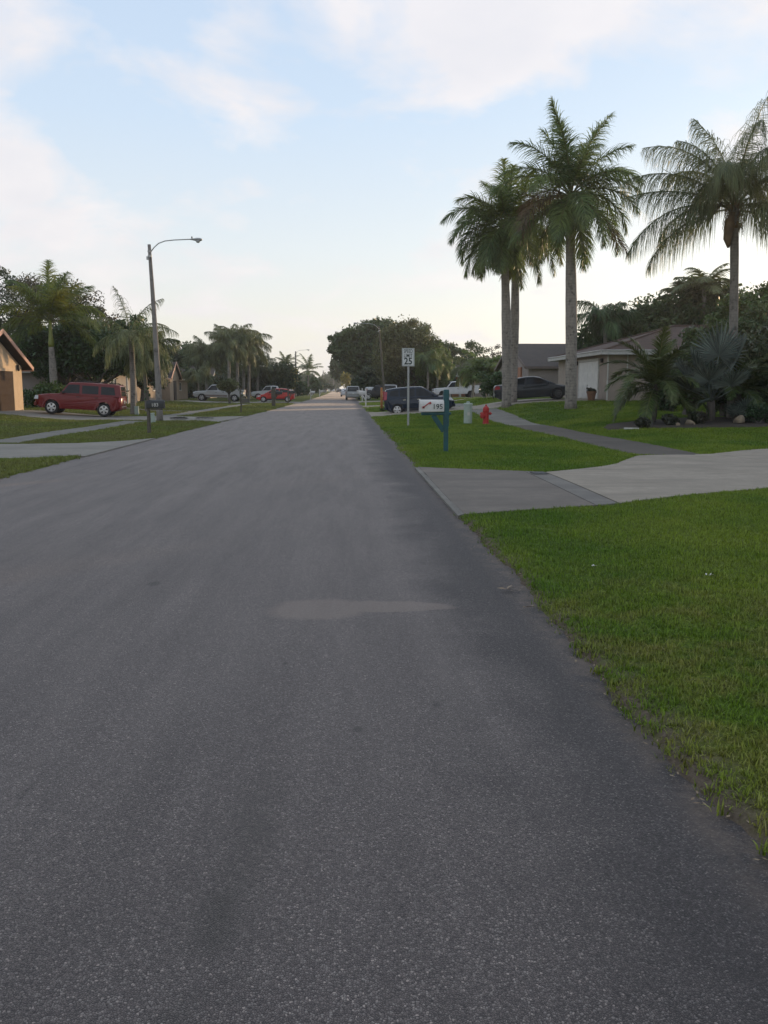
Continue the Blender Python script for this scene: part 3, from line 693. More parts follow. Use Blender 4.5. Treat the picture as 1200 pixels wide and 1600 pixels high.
def scatter(name, label, zones, nvar, blades, rad, h, wd, seed):
    """zones: (x0,x1,y0,y1,density per m2, scale)"""
    P = []; Sx = []
    for x0, x1, y0, y1, dn, sc in zones:
        n = int((x1 - x0) * (y1 - y0) * dn)
        p = np.stack([rng.uniform(x0, x1, n), rng.uniform(y0, y1, n)], -1)
        P.append(p); Sx.append(np.full(n, sc))
    P = np.vstack(P); Sx = np.concatenate(Sx)
    xr = P[:, 0] - road_off(P[:, 1])
    er = 1.30 + wob(P[:, 1], .4); el = edge_l(P[:, 1]) + wob(P[:, 1], 2.1)
    keep = (xr > er + .02 + rng.exponential(.05, len(P))) | (xr < el - .02 - rng.exponential(.05, len(P)))
    # thin and bare just beside the kerb
    for poly in NOGRASS: keep &= ~pip(P, poly)
    keep &= ~pip(P, bed_poly)
    # only where the camera can see (a generous wedge, wider than the frame)
    ang = np.arctan2(P[:, 0], P[:, 1] + 2.0); keep &= (ang > -.62) & (ang < .72)
    P = P[keep]; Sx = Sx[keep]
    z = T(P[:, 0], P[:, 1])
    n = len(P)
    me = bpy.data.meshes.new(name); me.vertices.add(n)
    me.vertices.foreach_set('co', np.column_stack([P, z]).astype(np.float32).reshape(-1))
    for nm, tp, arr in (('idx', 'INT', rng.integers(0, nvar, n).astype(np.int32)), ('rot', 'FLOAT', rng.uniform(0, 6.28, n).astype(np.float32)), ('scl', 'FLOAT', (Sx * rng.uniform(.65, 1.25, n)).astype(np.float32))):
        at = me.attributes.new(nm, tp, 'POINT'); at.data.foreach_set('value', arr)
    me.materials.append(M['blade'])
    ob = bpy.data.objects.new(name, me); COL.objects.link(ob)
    cl = bpy.data.collections.new(name + '_tufts')
    for k in range(nvar):
        cl.objects.link(bpy.data.objects.new('grass_tuft', tuft_mesh(seed + k, blades, rad, h, wd)))
    ng = bpy.data.node_groups.new(name, 'GeometryNodeTree')
    ng.interface.new_socket('Geometry', in_out='INPUT', socket_type='NodeSocketGeometry')
    ng.interface.new_socket('Geometry', in_out='OUTPUT', socket_type='NodeSocketGeometry')
    a = ng.nodes.new('NodeGroupInput'); b = ng.nodes.new('NodeGroupOutput')
    ci = ng.nodes.new('GeometryNodeCollectionInfo'); ci.inputs['Collection'].default_value = cl; ci.inputs['Separate Children'].default_value = True; ci.inputs['Reset Children'].default_value = True
    ip = ng.nodes.new('GeometryNodeInstanceOnPoints'); ip.inputs['Pick Instance'].default_value = True
    def named(nm, tp):
        q = ng.nodes.new('GeometryNodeInputNamedAttribute'); q.data_type = tp; q.inputs['Name'].default_value = nm; return q.outputs['Attribute']
    cx = ng.nodes.new('ShaderNodeCombineXYZ'); ng.links.new(named('rot', 'FLOAT'), cx.inputs['Z'])
    ng.links.new(a.outputs[0], ip.inputs['Points']); ng.links.new(ci.outputs[0], ip.inputs['Instance'])
    ng.links.new(named('idx', 'INT'), ip.inputs['Instance Index']); ng.links.new(cx.outputs[0], ip.inputs['Rotation']); ng.links.new(named('scl', 'FLOAT'), ip.inputs['Scale'])
    ng.links.new(ip.outputs[0], b.inputs[0])
    md = ob.modifiers.new('scatter', 'NODES'); md.node_group = ng
    tag(ob, label, 'grass', kind='stuff')
    print(name, n)
    return ob
scatter('lawn_grass', 'short green grass blades of the near right lawn', [
    (1.2, 6.2, 1.8, 6.0, 820, 1.0), (1.2, 8.5, 6.0, 13.5, 520, 1.1)], 7, 16, .05, .046, .0062, 10)
scatter('verge_grass', 'mown green grass between sidewalk, mailbox and yards', [
    (1.2, 10, 13.0, 24, 150, 1.0), (1.2, 14, 24, 40, 60, 1.35), (8, 26, 19, 34, 45, 1.35), (1.2, 16, 40, 54, 26, 1.7), (14, 26, 34, 48, 18, 1.7), (1.2, 12, 54, 90, 10, 2.2)], 4, 22, .10, .052, .011, 40)
scatter('left_grass', 'mown dry green grass of the left lawns', [
    (-12, -5.4, 12, 28, 130, 1.0), (-26, -12, 22, 42, 30, 1.4), (-12, -5.4, 28, 44, 60, 1.3), (-24, -5, 44, 62, 18, 1.7), (-22, -5, 62, 100, 8, 2.2)], 4, 22, .10, .062, .011, 70)

# ------------------------------------------------------------------ vegetation builders
def nrm(v): return v / (np.linalg.norm(v) + 1e-9)
def frond_quads(L, th0, bend, nl, ll, droop, wd, rg, spread=.5, aim=(58, 28), p=1.25, s0=.16, gap=0.0, up=.15):
    """feather leaf in its own XZ plane; returns leaflet quads and the stalk points"""
    K = 18; pts = [np.zeros(3)]; tang = []
    for i in range(K):
        s = (i + .5) / K; th = th0 - bend * s ** p
        t = np.array([math.cos(th), 0, math.sin(th)]); tang.append(t); pts.append(pts[-1] + t * L / K)
    Q = []; side = np.array([0, 1.0, 0])
    for sgn in (-1, 1):
        for i in range(nl):
            s = s0 + (1 - s0) * (i + rg.random() * .8) / nl
            if gap and rg.random() < gap: continue
            k = min(K - 1, int(s * K)); f = s * K - k
            base = pts[k] + tang[k] * L / K * f; t = tang[k]; n = np.cross(t, side) * -1
            if n[2] < 0 and abs(t[2]) < .9: n = -n
            a = R(aim[0] + (aim[1] - aim[0]) * s + rg.uniform(-8, 8)); b = rg.uniform(-spread, spread) + up
            d = nrm(t * math.cos(a) + (side * sgn * math.cos(b) + n * math.sin(b)) * math.sin(a))
            prof = (math.sin(PI * min(1, .18 + .80 * s)) ** .6) * rg.uniform(.82, 1.1)
            l = ll * prof; wv = nrm(np.cross(d, n * math.cos(b) - side * sgn * math.sin(b)) + rg.normal(0, .25, 3)) * wd * .5
            q = base; W_ = (1.0, .9, .6, .10); P_ = [q]
            for j in range(3):
                d = nrm(d + np.array([0, 0, -1]) * droop * (.5 + .5 * j) * rg.uniform(.7, 1.3)); q = q + d * l / 3; P_.append(q)
            for j in range(3): Q.append((P_[j] + wv * W_[j], P_[j] - wv * W_[j], P_[j + 1] - wv * W_[j + 1], P_[j + 1] + wv * W_[j + 1]))
    return np.array(Q), pts
def frond(root, at, az, L, th0, bend, kw, mat, rg, stalk=.028):
    Q, pts = frond_quads(L, R(th0), R(bend), rg=rg, **kw)
    o = quad_obj('frond', Q, mat, root, at, R(az))
    m = MB(); P = pts[::2]; m.tube(P, [stalk * (1 - .85 * i / (len(P) - 1)) + .003 for i in range(len(P))], 5)
    m.build('stalk', M['rachis'], o, True)
    return o
KW = {
 'royal': dict(nl=106, ll=1.15, droop=.34, wd=.040, spread=.75, aim=(62, 34), s0=.14),
 'queen': dict(nl=150, ll=1.6, droop=1.3, wd=.022, spread=.8, aim=(60, 30), s0=.16, up=.1),
 'queenfar': dict(nl=72, ll=1.45, droop=.95, wd=.06, spread=.8, aim=(60, 30), s0=.14),
 'royalfar': dict(nl=56, ll=.95, droop=.25, wd=.08, spread=.75, aim=(62, 34), s0=.12),
 'coco': dict(nl=40, ll=.95, droop=.28, wd=.10, spread=.15, aim=(70, 35), s0=.14, up=0),
 'date': dict(nl=88, ll=.50, droop=.12, wd=.036, spread=.35, aim=(55, 35), s0=.10),
}
def trunk(root, name, base, top, prof, mat, n=14, seed=0, sub=18):
    rr = random.Random(seed); b = Vector(base); t = Vector(top); pts = []; rad = []
    for i in range(sub + 1):
        s = i / sub; p = b.lerp(t, s) + Vector((math.sin(s * PI) * .05, math.sin(s * 5) * .02, 0))
        pts.append(p); rad.append(float(np.interp(s, [q[0] for q in prof], [q[1] for q in prof])) * (1 + rr.uniform(-.02, .02)))
    return MB().tube(pts, rad, n).build(name, mat, root, True)
def palm(kind, label, base, crown, fronds, kw, mats, group=None, r=.24, shaft=1.6, seed=1, tm='palmtrunk', name='palm_tree', cat='palm tree', roots=True, extra=None):
    """fronds: (azimuth deg, length, start elevation deg, bend deg)"""
    rg = np.random.default_rng(seed)
    root = empty(name, base, 0, label, cat, group)
    c = Vector(crown) - Vector(base)
    sh = c - Vector((0, 0, shaft)) if shaft else c
    if kind == 'royal':
        prof = [(0, r * 1.25), (.03, r * 1.05), (.3, r), (.6, r * 1.05), (.9, r * .82), (1, r * .72)]
    else:
        prof = [(0, r * 1.15), (.05, r), (.9, r * .92), (1, r * 1.05)]
    trunk(root, 'trunk', (0, 0, -.15), tuple(sh if shaft else c), prof, M[tm], seed=seed)
    if shaft:
        MB().tube([sh, sh.lerp(c, .15), sh.lerp(c, .5), c], [r * .74, r * .80, r * .55, r * .30], 12).build('crownshaft', M['shaft'], root, True)
    for i, (az, L, th, bd) in enumerate(fronds):
        m_ = mats[i % len(mats)] if isinstance(mats, (list, tuple)) else mats
        frond(root, tuple(c + Vector((0, 0, -.05 * (i % 4)))), az, L, th, bd, kw, M[m_], rg, .022 + r * .05)
    return root
def skirt(n, L, seed, lo=-62, hi=-22):
    rr = random.Random(seed); return [(k * 360 / n + rr.uniform(-14, 14), L * rr.uniform(.85, 1.1), rr.uniform(lo, hi), rr.uniform(25, 50)) for k in range(n)]
def auto_fronds(n, L, seed, lo=-25, hi=80, bend=(55, 95), az0=0):
    rr = random.Random(seed); out = []
    for i in range(n):
        t = (i + .5) / n
        out.append((az0 + i * 137.5 + rr.uniform(-12, 12), L * rr.uniform(.85, 1.08) * (1 - .15 * max(0, t - .8) * 5), lo + (hi - lo) * t ** .8 + rr.uniform(-6, 6), rr.uniform(*bend)))
    return out

def leaf_cloud(centers, radii, per, size, rg, flat=.75):
    """leaf quads spread through clumps: denser near each clump's surface"""
    C = np.repeat(np.asarray(centers), per, axis=0); Rr = np.repeat(np.asarray(radii), per)
    n = len(C); d = rg.normal(size=(n, 3)); d /= np.linalg.norm(d, axis=1)[:, None]
    rad = Rr * rg.random(n) ** .45 * (1 + .09 * rg.normal(size=n))
    P = C + d * rad[:, None] * np.array([1, 1, flat])
    a = rg.normal(size=(n, 3)) + d * .6; a /= np.linalg.norm(a, axis=1)[:, None]
    b = np.cross(a, rg.normal(size=(n, 3))); b /= np.linalg.norm(b, axis=1)[:, None]
    c = np.cross(a, b); s = size * rg.uniform(.6, 1.35, n)[:, None]
    b = b * s; c = c * s * .55
    return np.stack([P - b, P + c * .9 - b * .1, P + b, P - c * .9 + b * .1], 1)
def tree(name, label, base, crowns, leaf, mat, n_clump=34, per=170, seed=1, cat='tree', group=None, trunks=((0, 0, .25),), clump=.30, tmat='trunk', fork=.35, fill=True):
    """crowns: list of (cx,cy,cz,rx,ry,rz) relative to the base; mat may be a list, one per crown"""
    leaf = leaf * .74; per = int(per * 1.65)
    rg = np.random.default_rng(seed); rr = random.Random(seed)
    root = empty(name, base, 0, label, cat, group)
    cents_all = []
    for ci, (cx, cy, cz, rx, ry, rz) in enumerate(crowns):
        cs = []; rs = []
        for i in range(n_clump):
            u = rg.normal(size=3); u /= np.linalg.norm(u)
            k = rg.uniform(.35, 1.0) if rg.random() < .35 else rg.uniform(.72, 1.0)
            k *= rg.uniform(.85, 1.0)
            c = np.array([cx, cy, cz]) + u * np.array([rx, ry, rz]) * k
            cs.append(c); rs.append(clump * min(rx, rz * 1.2) * rg.uniform(.6, 1.3))
        cents_all += cs
        Q = leaf_cloud(cs, rs, per, leaf, rg)
        if fill:
            Q2 = leaf_cloud([(cx, cy, cz)], [1.0], int(n_clump * per * .25), leaf * 1.3, rg)
            mid = np.array([cx, cy, cz]); cc = Q2.mean(1, keepdims=True)
            Q2 = (Q2 - cc) + mid + (cc - mid) * np.array([rx, ry, rz / .75]) * .9
            Q = np.vstack([Q, Q2])
        lo = -base[2] + .05
        quad_obj('crown', Q, M[mat[ci] if isinstance(mat, list) else mat], root)
    m = MB()
    for (tx, ty, tr) in trunks:
        zc = min(c[2] for c in crowns) ; zf = max(.4, zc * fork)
        f = Vector((tx + rr.uniform(-.15, .15), ty, zf))
        m.tube([(tx, ty, -.2), (tx, ty, zf * .15), f], [tr * 1.35, tr, tr * .8], 9)
        for k in range(7):
            tgt = Vector(rr.choice(cents_all)); mid = f.lerp(tgt, .5) + Vector((rr.uniform(-.3, .3), rr.uniform(-.3, .3), -.05 * (tgt - f).length))
            m.tube([f - Vector((0, 0, .1)), mid, tgt], [tr * .5, tr * .28, tr * .07], 6)
    m.build('trunk', M[tmat], root, True)
    return root
def shrub(label, base, r, h, leaf, mat, n=10, per=90, seed=1, group=None, cat='shrub', name='shrub', long=1.0):
    rg = np.random.default_rng(seed)
    root = empty(name, base, 0, label, cat, group)
    cs = [(rg.uniform(-r, r) * .6 * long, rg.uniform(-r, r) * .6, rg.uniform(.25, .8) * h) for _ in range(n)]
    Q = leaf_cloud(cs, [min(r, h) * .42 * rg.uniform(.7, 1.2) for _ in cs], per, leaf, rg, .9)
    Q[..., 2] = np.maximum(Q[..., 2], .01)
    quad_obj('foliage', Q, M[mat], root)
    m = MB(); rr = random.Random(seed)
    for k in range(4):
        c = cs[k % len(cs)]; m.tube([(rr.uniform(-.06, .06), rr.uniform(-.06, .06), -.05), (c[0] * .5, c[1] * .5, c[2] * .5), c], [.03, .02, .008], 5)
    m.build('stem', M['trunk'], root)
    return root

# ------------------------------------------------------------------ hero palms on the right
# azimuth: 0 = right (+X), 90 = away, 180 = left, 270 = towards the camera
gB = G(895, 639, .47); gB = (gB[0], 42.0, Tz(gB[0] * 1.0, 42.0))
xB = W(896, 500, 42)[0]
cB = W(892, 304, 42)
palm('royal', 'tall single royal palm in front of the white garage door, highest of the royal palms', (xB, 42, Tz(xB, 42)), cB, [
    (180, 4.4, 112 - 90 + 62, 18), (172, 4.3, 88, 26), (20, 4.6, 78, 38), (10, 4.1, 64, 56), (0, 3.8, 50, 88), (352, 3.6, 25, 90),
    (185, 4.2, 42, 92), (176, 4.0, 58, 95), (340, 3.6, 5, 92), (200, 4.0, 2, 96), (165, 3.7, -20, 68), (15, 3.9, -8, 78), (280, 3.6, 62, 80), (95, 3.8, 70, 80),
    (270, 3.7, 5, 90), (245, 3.6, -15, 70), (300, 3.7, -18, 72), (90, 3.7, 10, 85), (60, 3.9, 30, 80), (120, 3.9, 35, 85), (318, 3.9, 40, 90), (226, 3.8, 34, 90), (150, 3.6, 78, 30), (330, 3.6, 82, 40), (190, 4.0, 66, 70), (350, 3.6, 40, 92), (30, 3.6, 20, 85), (60, 4.0, 74, 50), (240, 3.9, 74, 60)] + skirt(7, 3.7, 1),
    KW['royal'], ['royal'] * 9 + ['oldfrond'], None, .265, 1.5, 11)
xA = W(793, 560, 46)[0]; cA = W(789, 350, 46)
palm('royal', 'royal palm left of the pair with close trunks, frond tips over the white pickup', (xA, 46, Tz(xA, 46)), cA, [
    (180, 3.7, 42, 92), (186, 3.2, 10, 95), (176, 3.4, -22, 66), (95, 3.5, 88, 12), (200, 3.3, 28, 95), (250, 3.4, 60, 80), (275, 3.2, 15, 90), (300, 3.2, -12, 75),
    (0, 3.4, 50, 90), (10, 3.3, 20, 95), (230, 3.1, -18, 70), (60, 3.4, 45, 85), (120, 3.4, 55, 80), (330, 3.4, 70, 60), (150, 3.3, 5, 90), (280, 3.0, 82, 30), (212, 3.1, -30, 58), (165, 3.3, 25, 90), (195, 3.2, 60, 85), (40, 3.2, 20, 85)] + skirt(6, 3.1, 2),
    KW['royal'], ['royal', 'royal', 'royal', 'goldfrond', 'royal'], None, .235, 1.5, 12)
xA2 = W(802, 560, 49)[0]; cA2 = W(806, 352, 49)
palm('royal', 'royal palm right of the pair with close trunks, half hidden in its neighbour', (xA2, 49, Tz(xA2, 49)), (cA2[0], 49, cA2[2]), [
    (0, 3.8, 35, 95), (10, 3.8, 5, 90), (352, 3.6, -18, 72), (180, 3.6, 45, 90), (270, 3.6, 30, 90), (300, 3.5, 0, 85), (250, 3.5, -15, 72), (90, 3.6, 40, 85), (30, 3.6, 62, 80),
    (330, 3.6, 58, 80), (200, 3.5, 10, 90), (150, 3.4, 70, 40), (225, 3.4, -28, 62), (285, 3.4, 76, 55), (345, 3.5, 62, 80)] + skirt(6, 3.4, 3),
    KW['royal'], ['royal', 'goldfrond', 'royal'], None, .235, 1.6, 13)
xC = W(1150, 520, 31)[0]; cC = W(1147, 322, 31)
qp = palm('queen', 'tall queen palm with long weeping fronds at the right edge, behind the silver fan palm', (xC, 31, Tz(xC, 31)), cC, [
    (176, 4.1, 66, 78), (182, 4.1, 22, 42), (188, 4.6, 12, 78), (20, 4.9, 84, 32), (172, 3.4, 82, 44), (350, 4.2, 55, 90), (5, 4.0, 20, 80), (340, 3.8, -5, 78),
    (270, 3.8, 60, 95), (240, 3.9, 50, 95), (300, 3.9, 45, 95), (90, 4.0, 55, 90), (60, 4.0, 65, 70), (120, 3.8, 62, 80), (285, 3.4, 8, 85), (200, 3.6, 70, 72), (30, 4.0, 30, 85), (150, 3.0, 20, 92), (178, 4.3, 44, 70), (260, 3.9, 74, 80), (320, 4.0, 66, 80), (10, 4.4, 70, 70), (186, 3.9, -6, 62)],
    KW['queen'], 'queen', None, .16, 0, 14, 'queentrunk')
c = Vector(cC) - Vector((xC, 31, Tz(xC, 31)))
MB().tube([c + Vector((-.12, -.15, -.25)), c + Vector((-.22, -.2, -.7)), c + Vector((-.26, -.2, -1.15)), c + Vector((-.2, -.18, -1.45))], [.10, .17, .14, .04], 10).build('dry_spathe', M['boot'], qp, True)
MB().tube([c + Vector((-.45, -.1, .1)), c + Vector((-.85, -.1, -.2)), c + Vector((-1.0, -.1, -.75))], [.03, .16, .02], 8).build('spathe', M['trunk'], qp, True)
m = MB(); rr = random.Random(5)
for k in range(60):
    a = rr.uniform(0, 6.28); z0 = rr.uniform(-.9, .05); m.tube([c + Vector((math.cos(a) * .15, math.sin(a) * .15, z0)), c + Vector((math.cos(a) * .30, math.sin(a) * .30, z0 + .18)), c + Vector((math.cos(a) * .36, math.sin(a) * .36, z0 - .12))], [.03, .02, .006], 4)
m.build('frond_bases', M['boot'], qp)

# ------------------------------------------------------------------ planting bed on the right
bm_ = MB(); n0 = len(bed_poly)
bc = np.array(bed_poly); 
def inside_grid(poly, st):
    P = np.array(poly); x0, y0 = P.min(0); x1, y1 = P.max(0); return x0, x1, y0, y1
bx = [(x, y) for x in np.arange(8.6, 19.01, .4) for y in np.arange(27.6, 32.51, .4)]
gx = np.arange(8.6, 19.3, .35); gy = np.arange(27.4, 32.8, .25)
GX, GY = np.meshgrid(gx, gy); GZ = T(GX, GY)
ins = pip(np.stack([GX.ravel(), GY.ravel()], -1), bed_poly).reshape(GX.shape)
Vv = np.stack([GX, GY, np.where(ins, GZ + .03 + rng.random(GX.shape) * .02, GZ - .05)], -1).reshape(-1, 3)
ii = np.arange(len(gy) - 1)[:, None] * len(gx) + np.arange(len(gx) - 1)[None]
tag(arr_obj('planting_bed', Vv, np.stack([ii, ii + 1, ii + len(gx) + 1, ii + len(gx)], -1).reshape(-1, 4), [M['mulch']], smooth=True), 'dark mulched planting bed on the right lawn', kind='structure')
def on(px, D, py=600):
    x = W(px, py, D)[0]; return (x, D, Tz(x, D))
b_ = on(1023, 30.2)
palm('date', 'small date palm with a dark arching crown, left end of the planting bed', b_, (b_[0] + .02, b_[1], b_[2] + 1.35), [
    *[(az, 2.15 + .2 * math.sin(az), th, bd) for az, th, bd in ((180, 35, 95), (0, 35, 95), (200, 10, 85), (340, 10, 85), (160, 55, 80), (20, 55, 85), (220, 40, 90), (300, 42, 90), (270, 20, 90), (250, 60, 70), (290, 66, 60),
      (90, 60, 70), (70, 40, 85), (120, 45, 85), (180, -8, 70), (5, -8, 70), (270, 80, 30), (150, 78, 40), (30, 80, 42), (240, -12, 66), (310, -12, 66), (190, 70, 60), (345, 72, 60), (210, 24, 92), (330, 24, 92))]],
    KW['date'], 'date', None, .085, 0, 21, 'trunk')
# silver fan palm
def fan_leaf(root, at, az, elev, stalk, rad, rg, roll=0.0, seg=34):
    """costapalmate leaf: a stalk, then pleated blades fanned over ~260 degrees, split at the tips"""
    d = Vector((math.cos(R(az)) * math.cos(R(elev)), math.sin(R(az)) * math.cos(R(elev)), math.sin(R(elev))))
    a = Vector(at); b = a + d * stalk + Vector((0, 0, -.06 * stalk))
    st = MB().tube([a, a.lerp(b, .5) + Vector((0, 0, .05 * stalk)), b], [.028, .02, .016], 6)
    side = d.cross(Vector((0, 0, 1))).normalized(); upv = side.cross(d).normalized()
    side = (side * math.cos(roll) + upv * math.sin(roll)).normalized(); nn = d.cross(side)
    Q = []
    for k in range(seg):
        t0 = -132 + 264 * k / seg; t1 = -132 + 264 * (k + 1) / seg; tm = (t0 + t1) / 2
        def dirv(t, fold=0): return (d * math.cos(R(t)) + side * math.sin(R(t)) + nn * (fold - .22 * abs(math.sin(R(t))))).normalized()
        l = rad * (1 - .22 * abs(tm) / 132) * rg.uniform(.93, 1.05)
        e0, em, e1 = dirv(t0, .04), dirv(tm, -.04), dirv(t1, .04)
        p0 = b; mid = l * .6
        for u, v in ((e0, em), (em, e1)):
            Q.append((p0, p0 + u * mid * .5, p0 + (u + v) * .5 * mid * .5, p0))
            Q.append((p0, p0 + u * mid, p0 + v * mid, p0))
        tip = b + em * l + Vector((0, 0, -.05 * l))
        Q.append((b + e0 * mid, b + em * mid, tip, tip)); Q.append((b + em * mid, b + e1 * mid, tip, tip))
    o = quad_obj('fan_leaf', [[tuple(v) for v in q] for q in Q if True], M['silver'], root)
    st.build('stalk', M['silver'], o, True)
b_ = on(1112, 29.8)
fp = empty('fan_palm', b_, 0, 'silvery blue fan palm with stiff round leaves in the planting bed', 'palm tree')
MB().tube([(0, 0, -.1), (.02, 0, .3), (0, 0, .75)], [.17, .16, .13], 12).build('trunk', M['trunk'], fp, True)
rgf = np.random.default_rng(4)
for az, el, stl, rd in ((200, 62, 1.3, 1.05), (285, 80, 1.7, 1.25), (340, 66, 1.6, 1.15), (190, 30, 1.0, 1.0), (240, 45, 1.1, 1.0), (300, 40, 1.0, .95), (90, 60, 1.4, 1.0), (20, 35, 1.1, .95), (160, 50, 1.2, .95), (262, 12, .7, .75), (60, 30, 1.1, .9)):
    fan_leaf(fp, (0, 0, .7), az, el, stl, rd, rgf, rgf.uniform(-.5, .5))
b_ = on(1162, 29.6)
fp2 = empty('fan_palm', b_, 0, 'low young silver fan palm beside the pale rock at the right', 'palm tree')
for az, el, stl, rd in ((200, 45, .4, .55), (270, 60, .5, .6), (330, 40, .4, .55), (90, 50, .4, .5), (10, 30, .5, .5)):
    fan_leaf(fp2, (0, 0, .05), az, el, stl, rd, rgf, rgf.uniform(-.3, .3), 22)
# dark leafy masses at the far right of the bed
tree('leafy_tree', 'dark dense shrub tree over the right end of the planting bed', on(1175, 31.5), [(0.3, .2, 1.9, 1.5, 1.4, 1.5), (1.5, .5, 1.5, 1.4, 1.4, 1.4)], .10, 'darktree', 30, 170, 31, trunks=((-.75, -.2, .12), (-.5, 0, .10), (.6, 0, .1)))
b_ = on(1152, 30.4)
palm('date', 'dark arching pygmy palm between fan palm and right frame edge', b_, (b_[0], b_[1], b_[2] + 1.1), auto_fronds(22, 1.9, 8, -10, 85, (60, 95)), KW['date'], 'date', None, .13, 0, 22, 'trunk')
for px, D, r, h, mt, lb, sd in ((1007, 28.3, .28, .34, 'purple', 'small dark rounded clump left of the date palm trunk', 1), (1052, 28.9, .38, .38, 'purple', 'dark low clump right of the date palm trunk', 2),
        (1090, 29.0, .38, .50, 'purple', 'dark round clump at the foot of the silver fan palm', 3), (1190, 28.8, .6, .6, 'darktree', 'dark ground shrub at the right frame edge of the bed', 4),
        (1160, 31.2, .9, 1.0, 'darktree', 'dark undergrowth behind the pale rock', 5)):
    shrub(lb, on(px, D), r, h, .05, mt, 12, 120, sd)
def rock(label, at, sx, sy, sz, seed):
    bm = bmesh.new(); bmesh.ops.create_icosphere(bm, subdivisions=3, radius=1); rg = np.random.default_rng(seed); k = rg.normal(size=(5, 3)) * 1.6; ph = rg.random(5) * 6
    for v in bm.verts:
        f = 1 + .12 * sum(math.sin(float(np.dot(k[i], v.co)) * 1.6 + ph[i]) for i in range(5)); v.co = Vector((v.co.x * sx * f, v.co.y * sy * f, max(-.3, v.co.z) * sz * f))
    me = bpy.data.meshes.new('rock'); bm.to_mesh(me); bm.free(); me.materials.append(M['rock'])
    o = bpy.data.objects.new('rock', me); COL.objects.link(o); o.location = at; o.rotation_euler = (0, 0, seed)
    return tag(o, label, 'rock')
rock('large pale tan rock in the bed at the right of the fan palm', (lambda p: (p[0], p[1], p[2] + .10))(on(1157, 28.9)), .22, .16, .17, 1)
rock('broken pale stone between the two palms in the bed', (lambda p: (p[0], p[1], p[2] + .06))(on(1081, 28.7)), .19, .12, .12, 2)
rock('small whitish stone beside the dark clump', (lambda p: (p[0], p[1], p[2] + .05))(on(1062, 28.4)), .06, .05, .08, 3)
lit = MB()
p_ = on(985, 28.0); lit.tube([(p_[0] - .15, 28, p_[2] + .06), (p_[0] + .35, 28.05, p_[2] + .05)], .03, 6)
tag(lit.build('edging_stake', M['offwhite']), 'pale garden edging piece at the left tip of the bed', 'edging')

# ------------------------------------------------------------------ trees, right side background
tree('leafy_tree', 'green tree with a loose top behind the left end of the brown hip roof', on(958, 66), [(0, 0, 4.0, 3.0, 3, 2.6), (1.8, 1, 3.6, 2.6, 2.5, 2.3)], .20, 'bush', 34, 190, 41, trunks=((0, 0, .2),))
tree('leafy_tree', 'dark rounded tree behind the middle of the brown hip roof', on(1020, 64), [(0, 0, 4.4, 3.1, 3, 2.7), (2.6, 0, 4.6, 2.4, 3, 2.6)], .20, 'oak', 36, 190, 42)
tree('leafy_tree', 'broad dark tree behind the ridge of the brown hip roof', on(1082, 62), [(0, 0, 5.2, 3.4, 3, 3.0), (2.6, 1, 5.6, 2.6, 3, 2.7), (-1.8, 0, 3.8, 2.6, 3, 2.6)], .20, 'oak', 36, 190, 43)
tree('leafy_tree', 'bright green tree to the right of the queen palm trunk', on(1176, 52), [(0, 0, 4.0, 2.9, 2.5, 3.0), (-1.4, 0, 2.9, 2.2, 2, 2.2), (2.2, .5, 3.3, 2.2, 2, 2.6)], .17, 'bright', 38, 200, 44)
tree('leafy_tree', 'dark dense shrub tree filling the gap between date palm and fan palm', on(1078, 34), [(0, 0, 1.5, 1.0, .9, 1.2), (.9, .3, 1.7, 1.0, .9, 1.4)], .09, 'oak', 26, 150, 56)
tree('leafy_tree', 'low dark shrub tree against the house wall behind the date palm', on(1046, 38), [(0, 0, 1.0, 1.1, .8, 1.1)], .09, 'darktree', 22, 130, 58)
tree('leafy_tree', 'dark green shrub tree right behind the silver fan palm', on(1138, 32.6), [(0, 0, 1.6, 1.0, .8, 1.5), (.9, .3, 1.5, 1.0, .9, 1.5)], .09, 'darktree', 26, 150, 57)
tree('leafy_tree', 'dark low tree between the house wall and the queen palm', on(1120, 40), [(0, 0, 2.3, 2.0, 1.5, 1.7), (1.8, 0, 2.6, 1.8, 1.5, 1.9)], .13, 'oak', 34, 190, 45)
tree('leafy_tree', 'large dark tree at the right edge behind the weeping fronds', on(1235, 56), [(0, 0, 3.8, 3.6, 3, 3.4), (3.5, 0, 4.5, 3.4, 3, 3.4)], .2, 'oak', 36, 190, 46)
b_ = on(1100, 60); palm('coco', 'palm crown rising above the dark trees behind the house', b_, W(1100, 452, 60), auto_fronds(14, 2.6, 3, 0, 80, (60, 95)), KW['coco'], 'queen', None, .15, 0, 23, 'queentrunk')
b_ = on(1063, 62); palm('coco', 'small spiky palm top left of the higher palm crown behind the house', b_, W(1065, 462, 62), auto_fronds(9, 1.8, 5, 10, 85, (40, 80)), KW['coco'], 'queen', None, .12, 0, 24, 'queentrunk')
b_ = on(945, 62); palm('queen', 'thin queen palm behind the garage roof of the brown house', b_, W(945, 503, 62), auto_fronds(12, 2.7, 6, -5, 80, (60, 95)), KW['queenfar'], 'bush', None, .13, 0, 25, 'queentrunk')
b_ = on(757, 83); palm('royal', 'bushy short palm behind the white pickup bed', b_, W(757, 585, 83), auto_fronds(22, 3.0, 9, -15, 85, (55, 95)), KW['royalfar'], 'royal', None, .2, 0, 26, 'queentrunk')
b_ = on(738, 88); palm('queen', 'slim palm with a pale trunk left of the bushy short palm', b_, W(740, 580, 88), auto_fronds(12, 2.5, 11, -10, 85, (55, 95)), KW['queenfar'], 'queen', None, .14, 0, 27, 'palmtrunk')
shrub('dark leafy shrub against the left end of the taupe-roofed house', on(771, 61), 1.1, 2.0, .12, 'oak', 16, 120, 9)
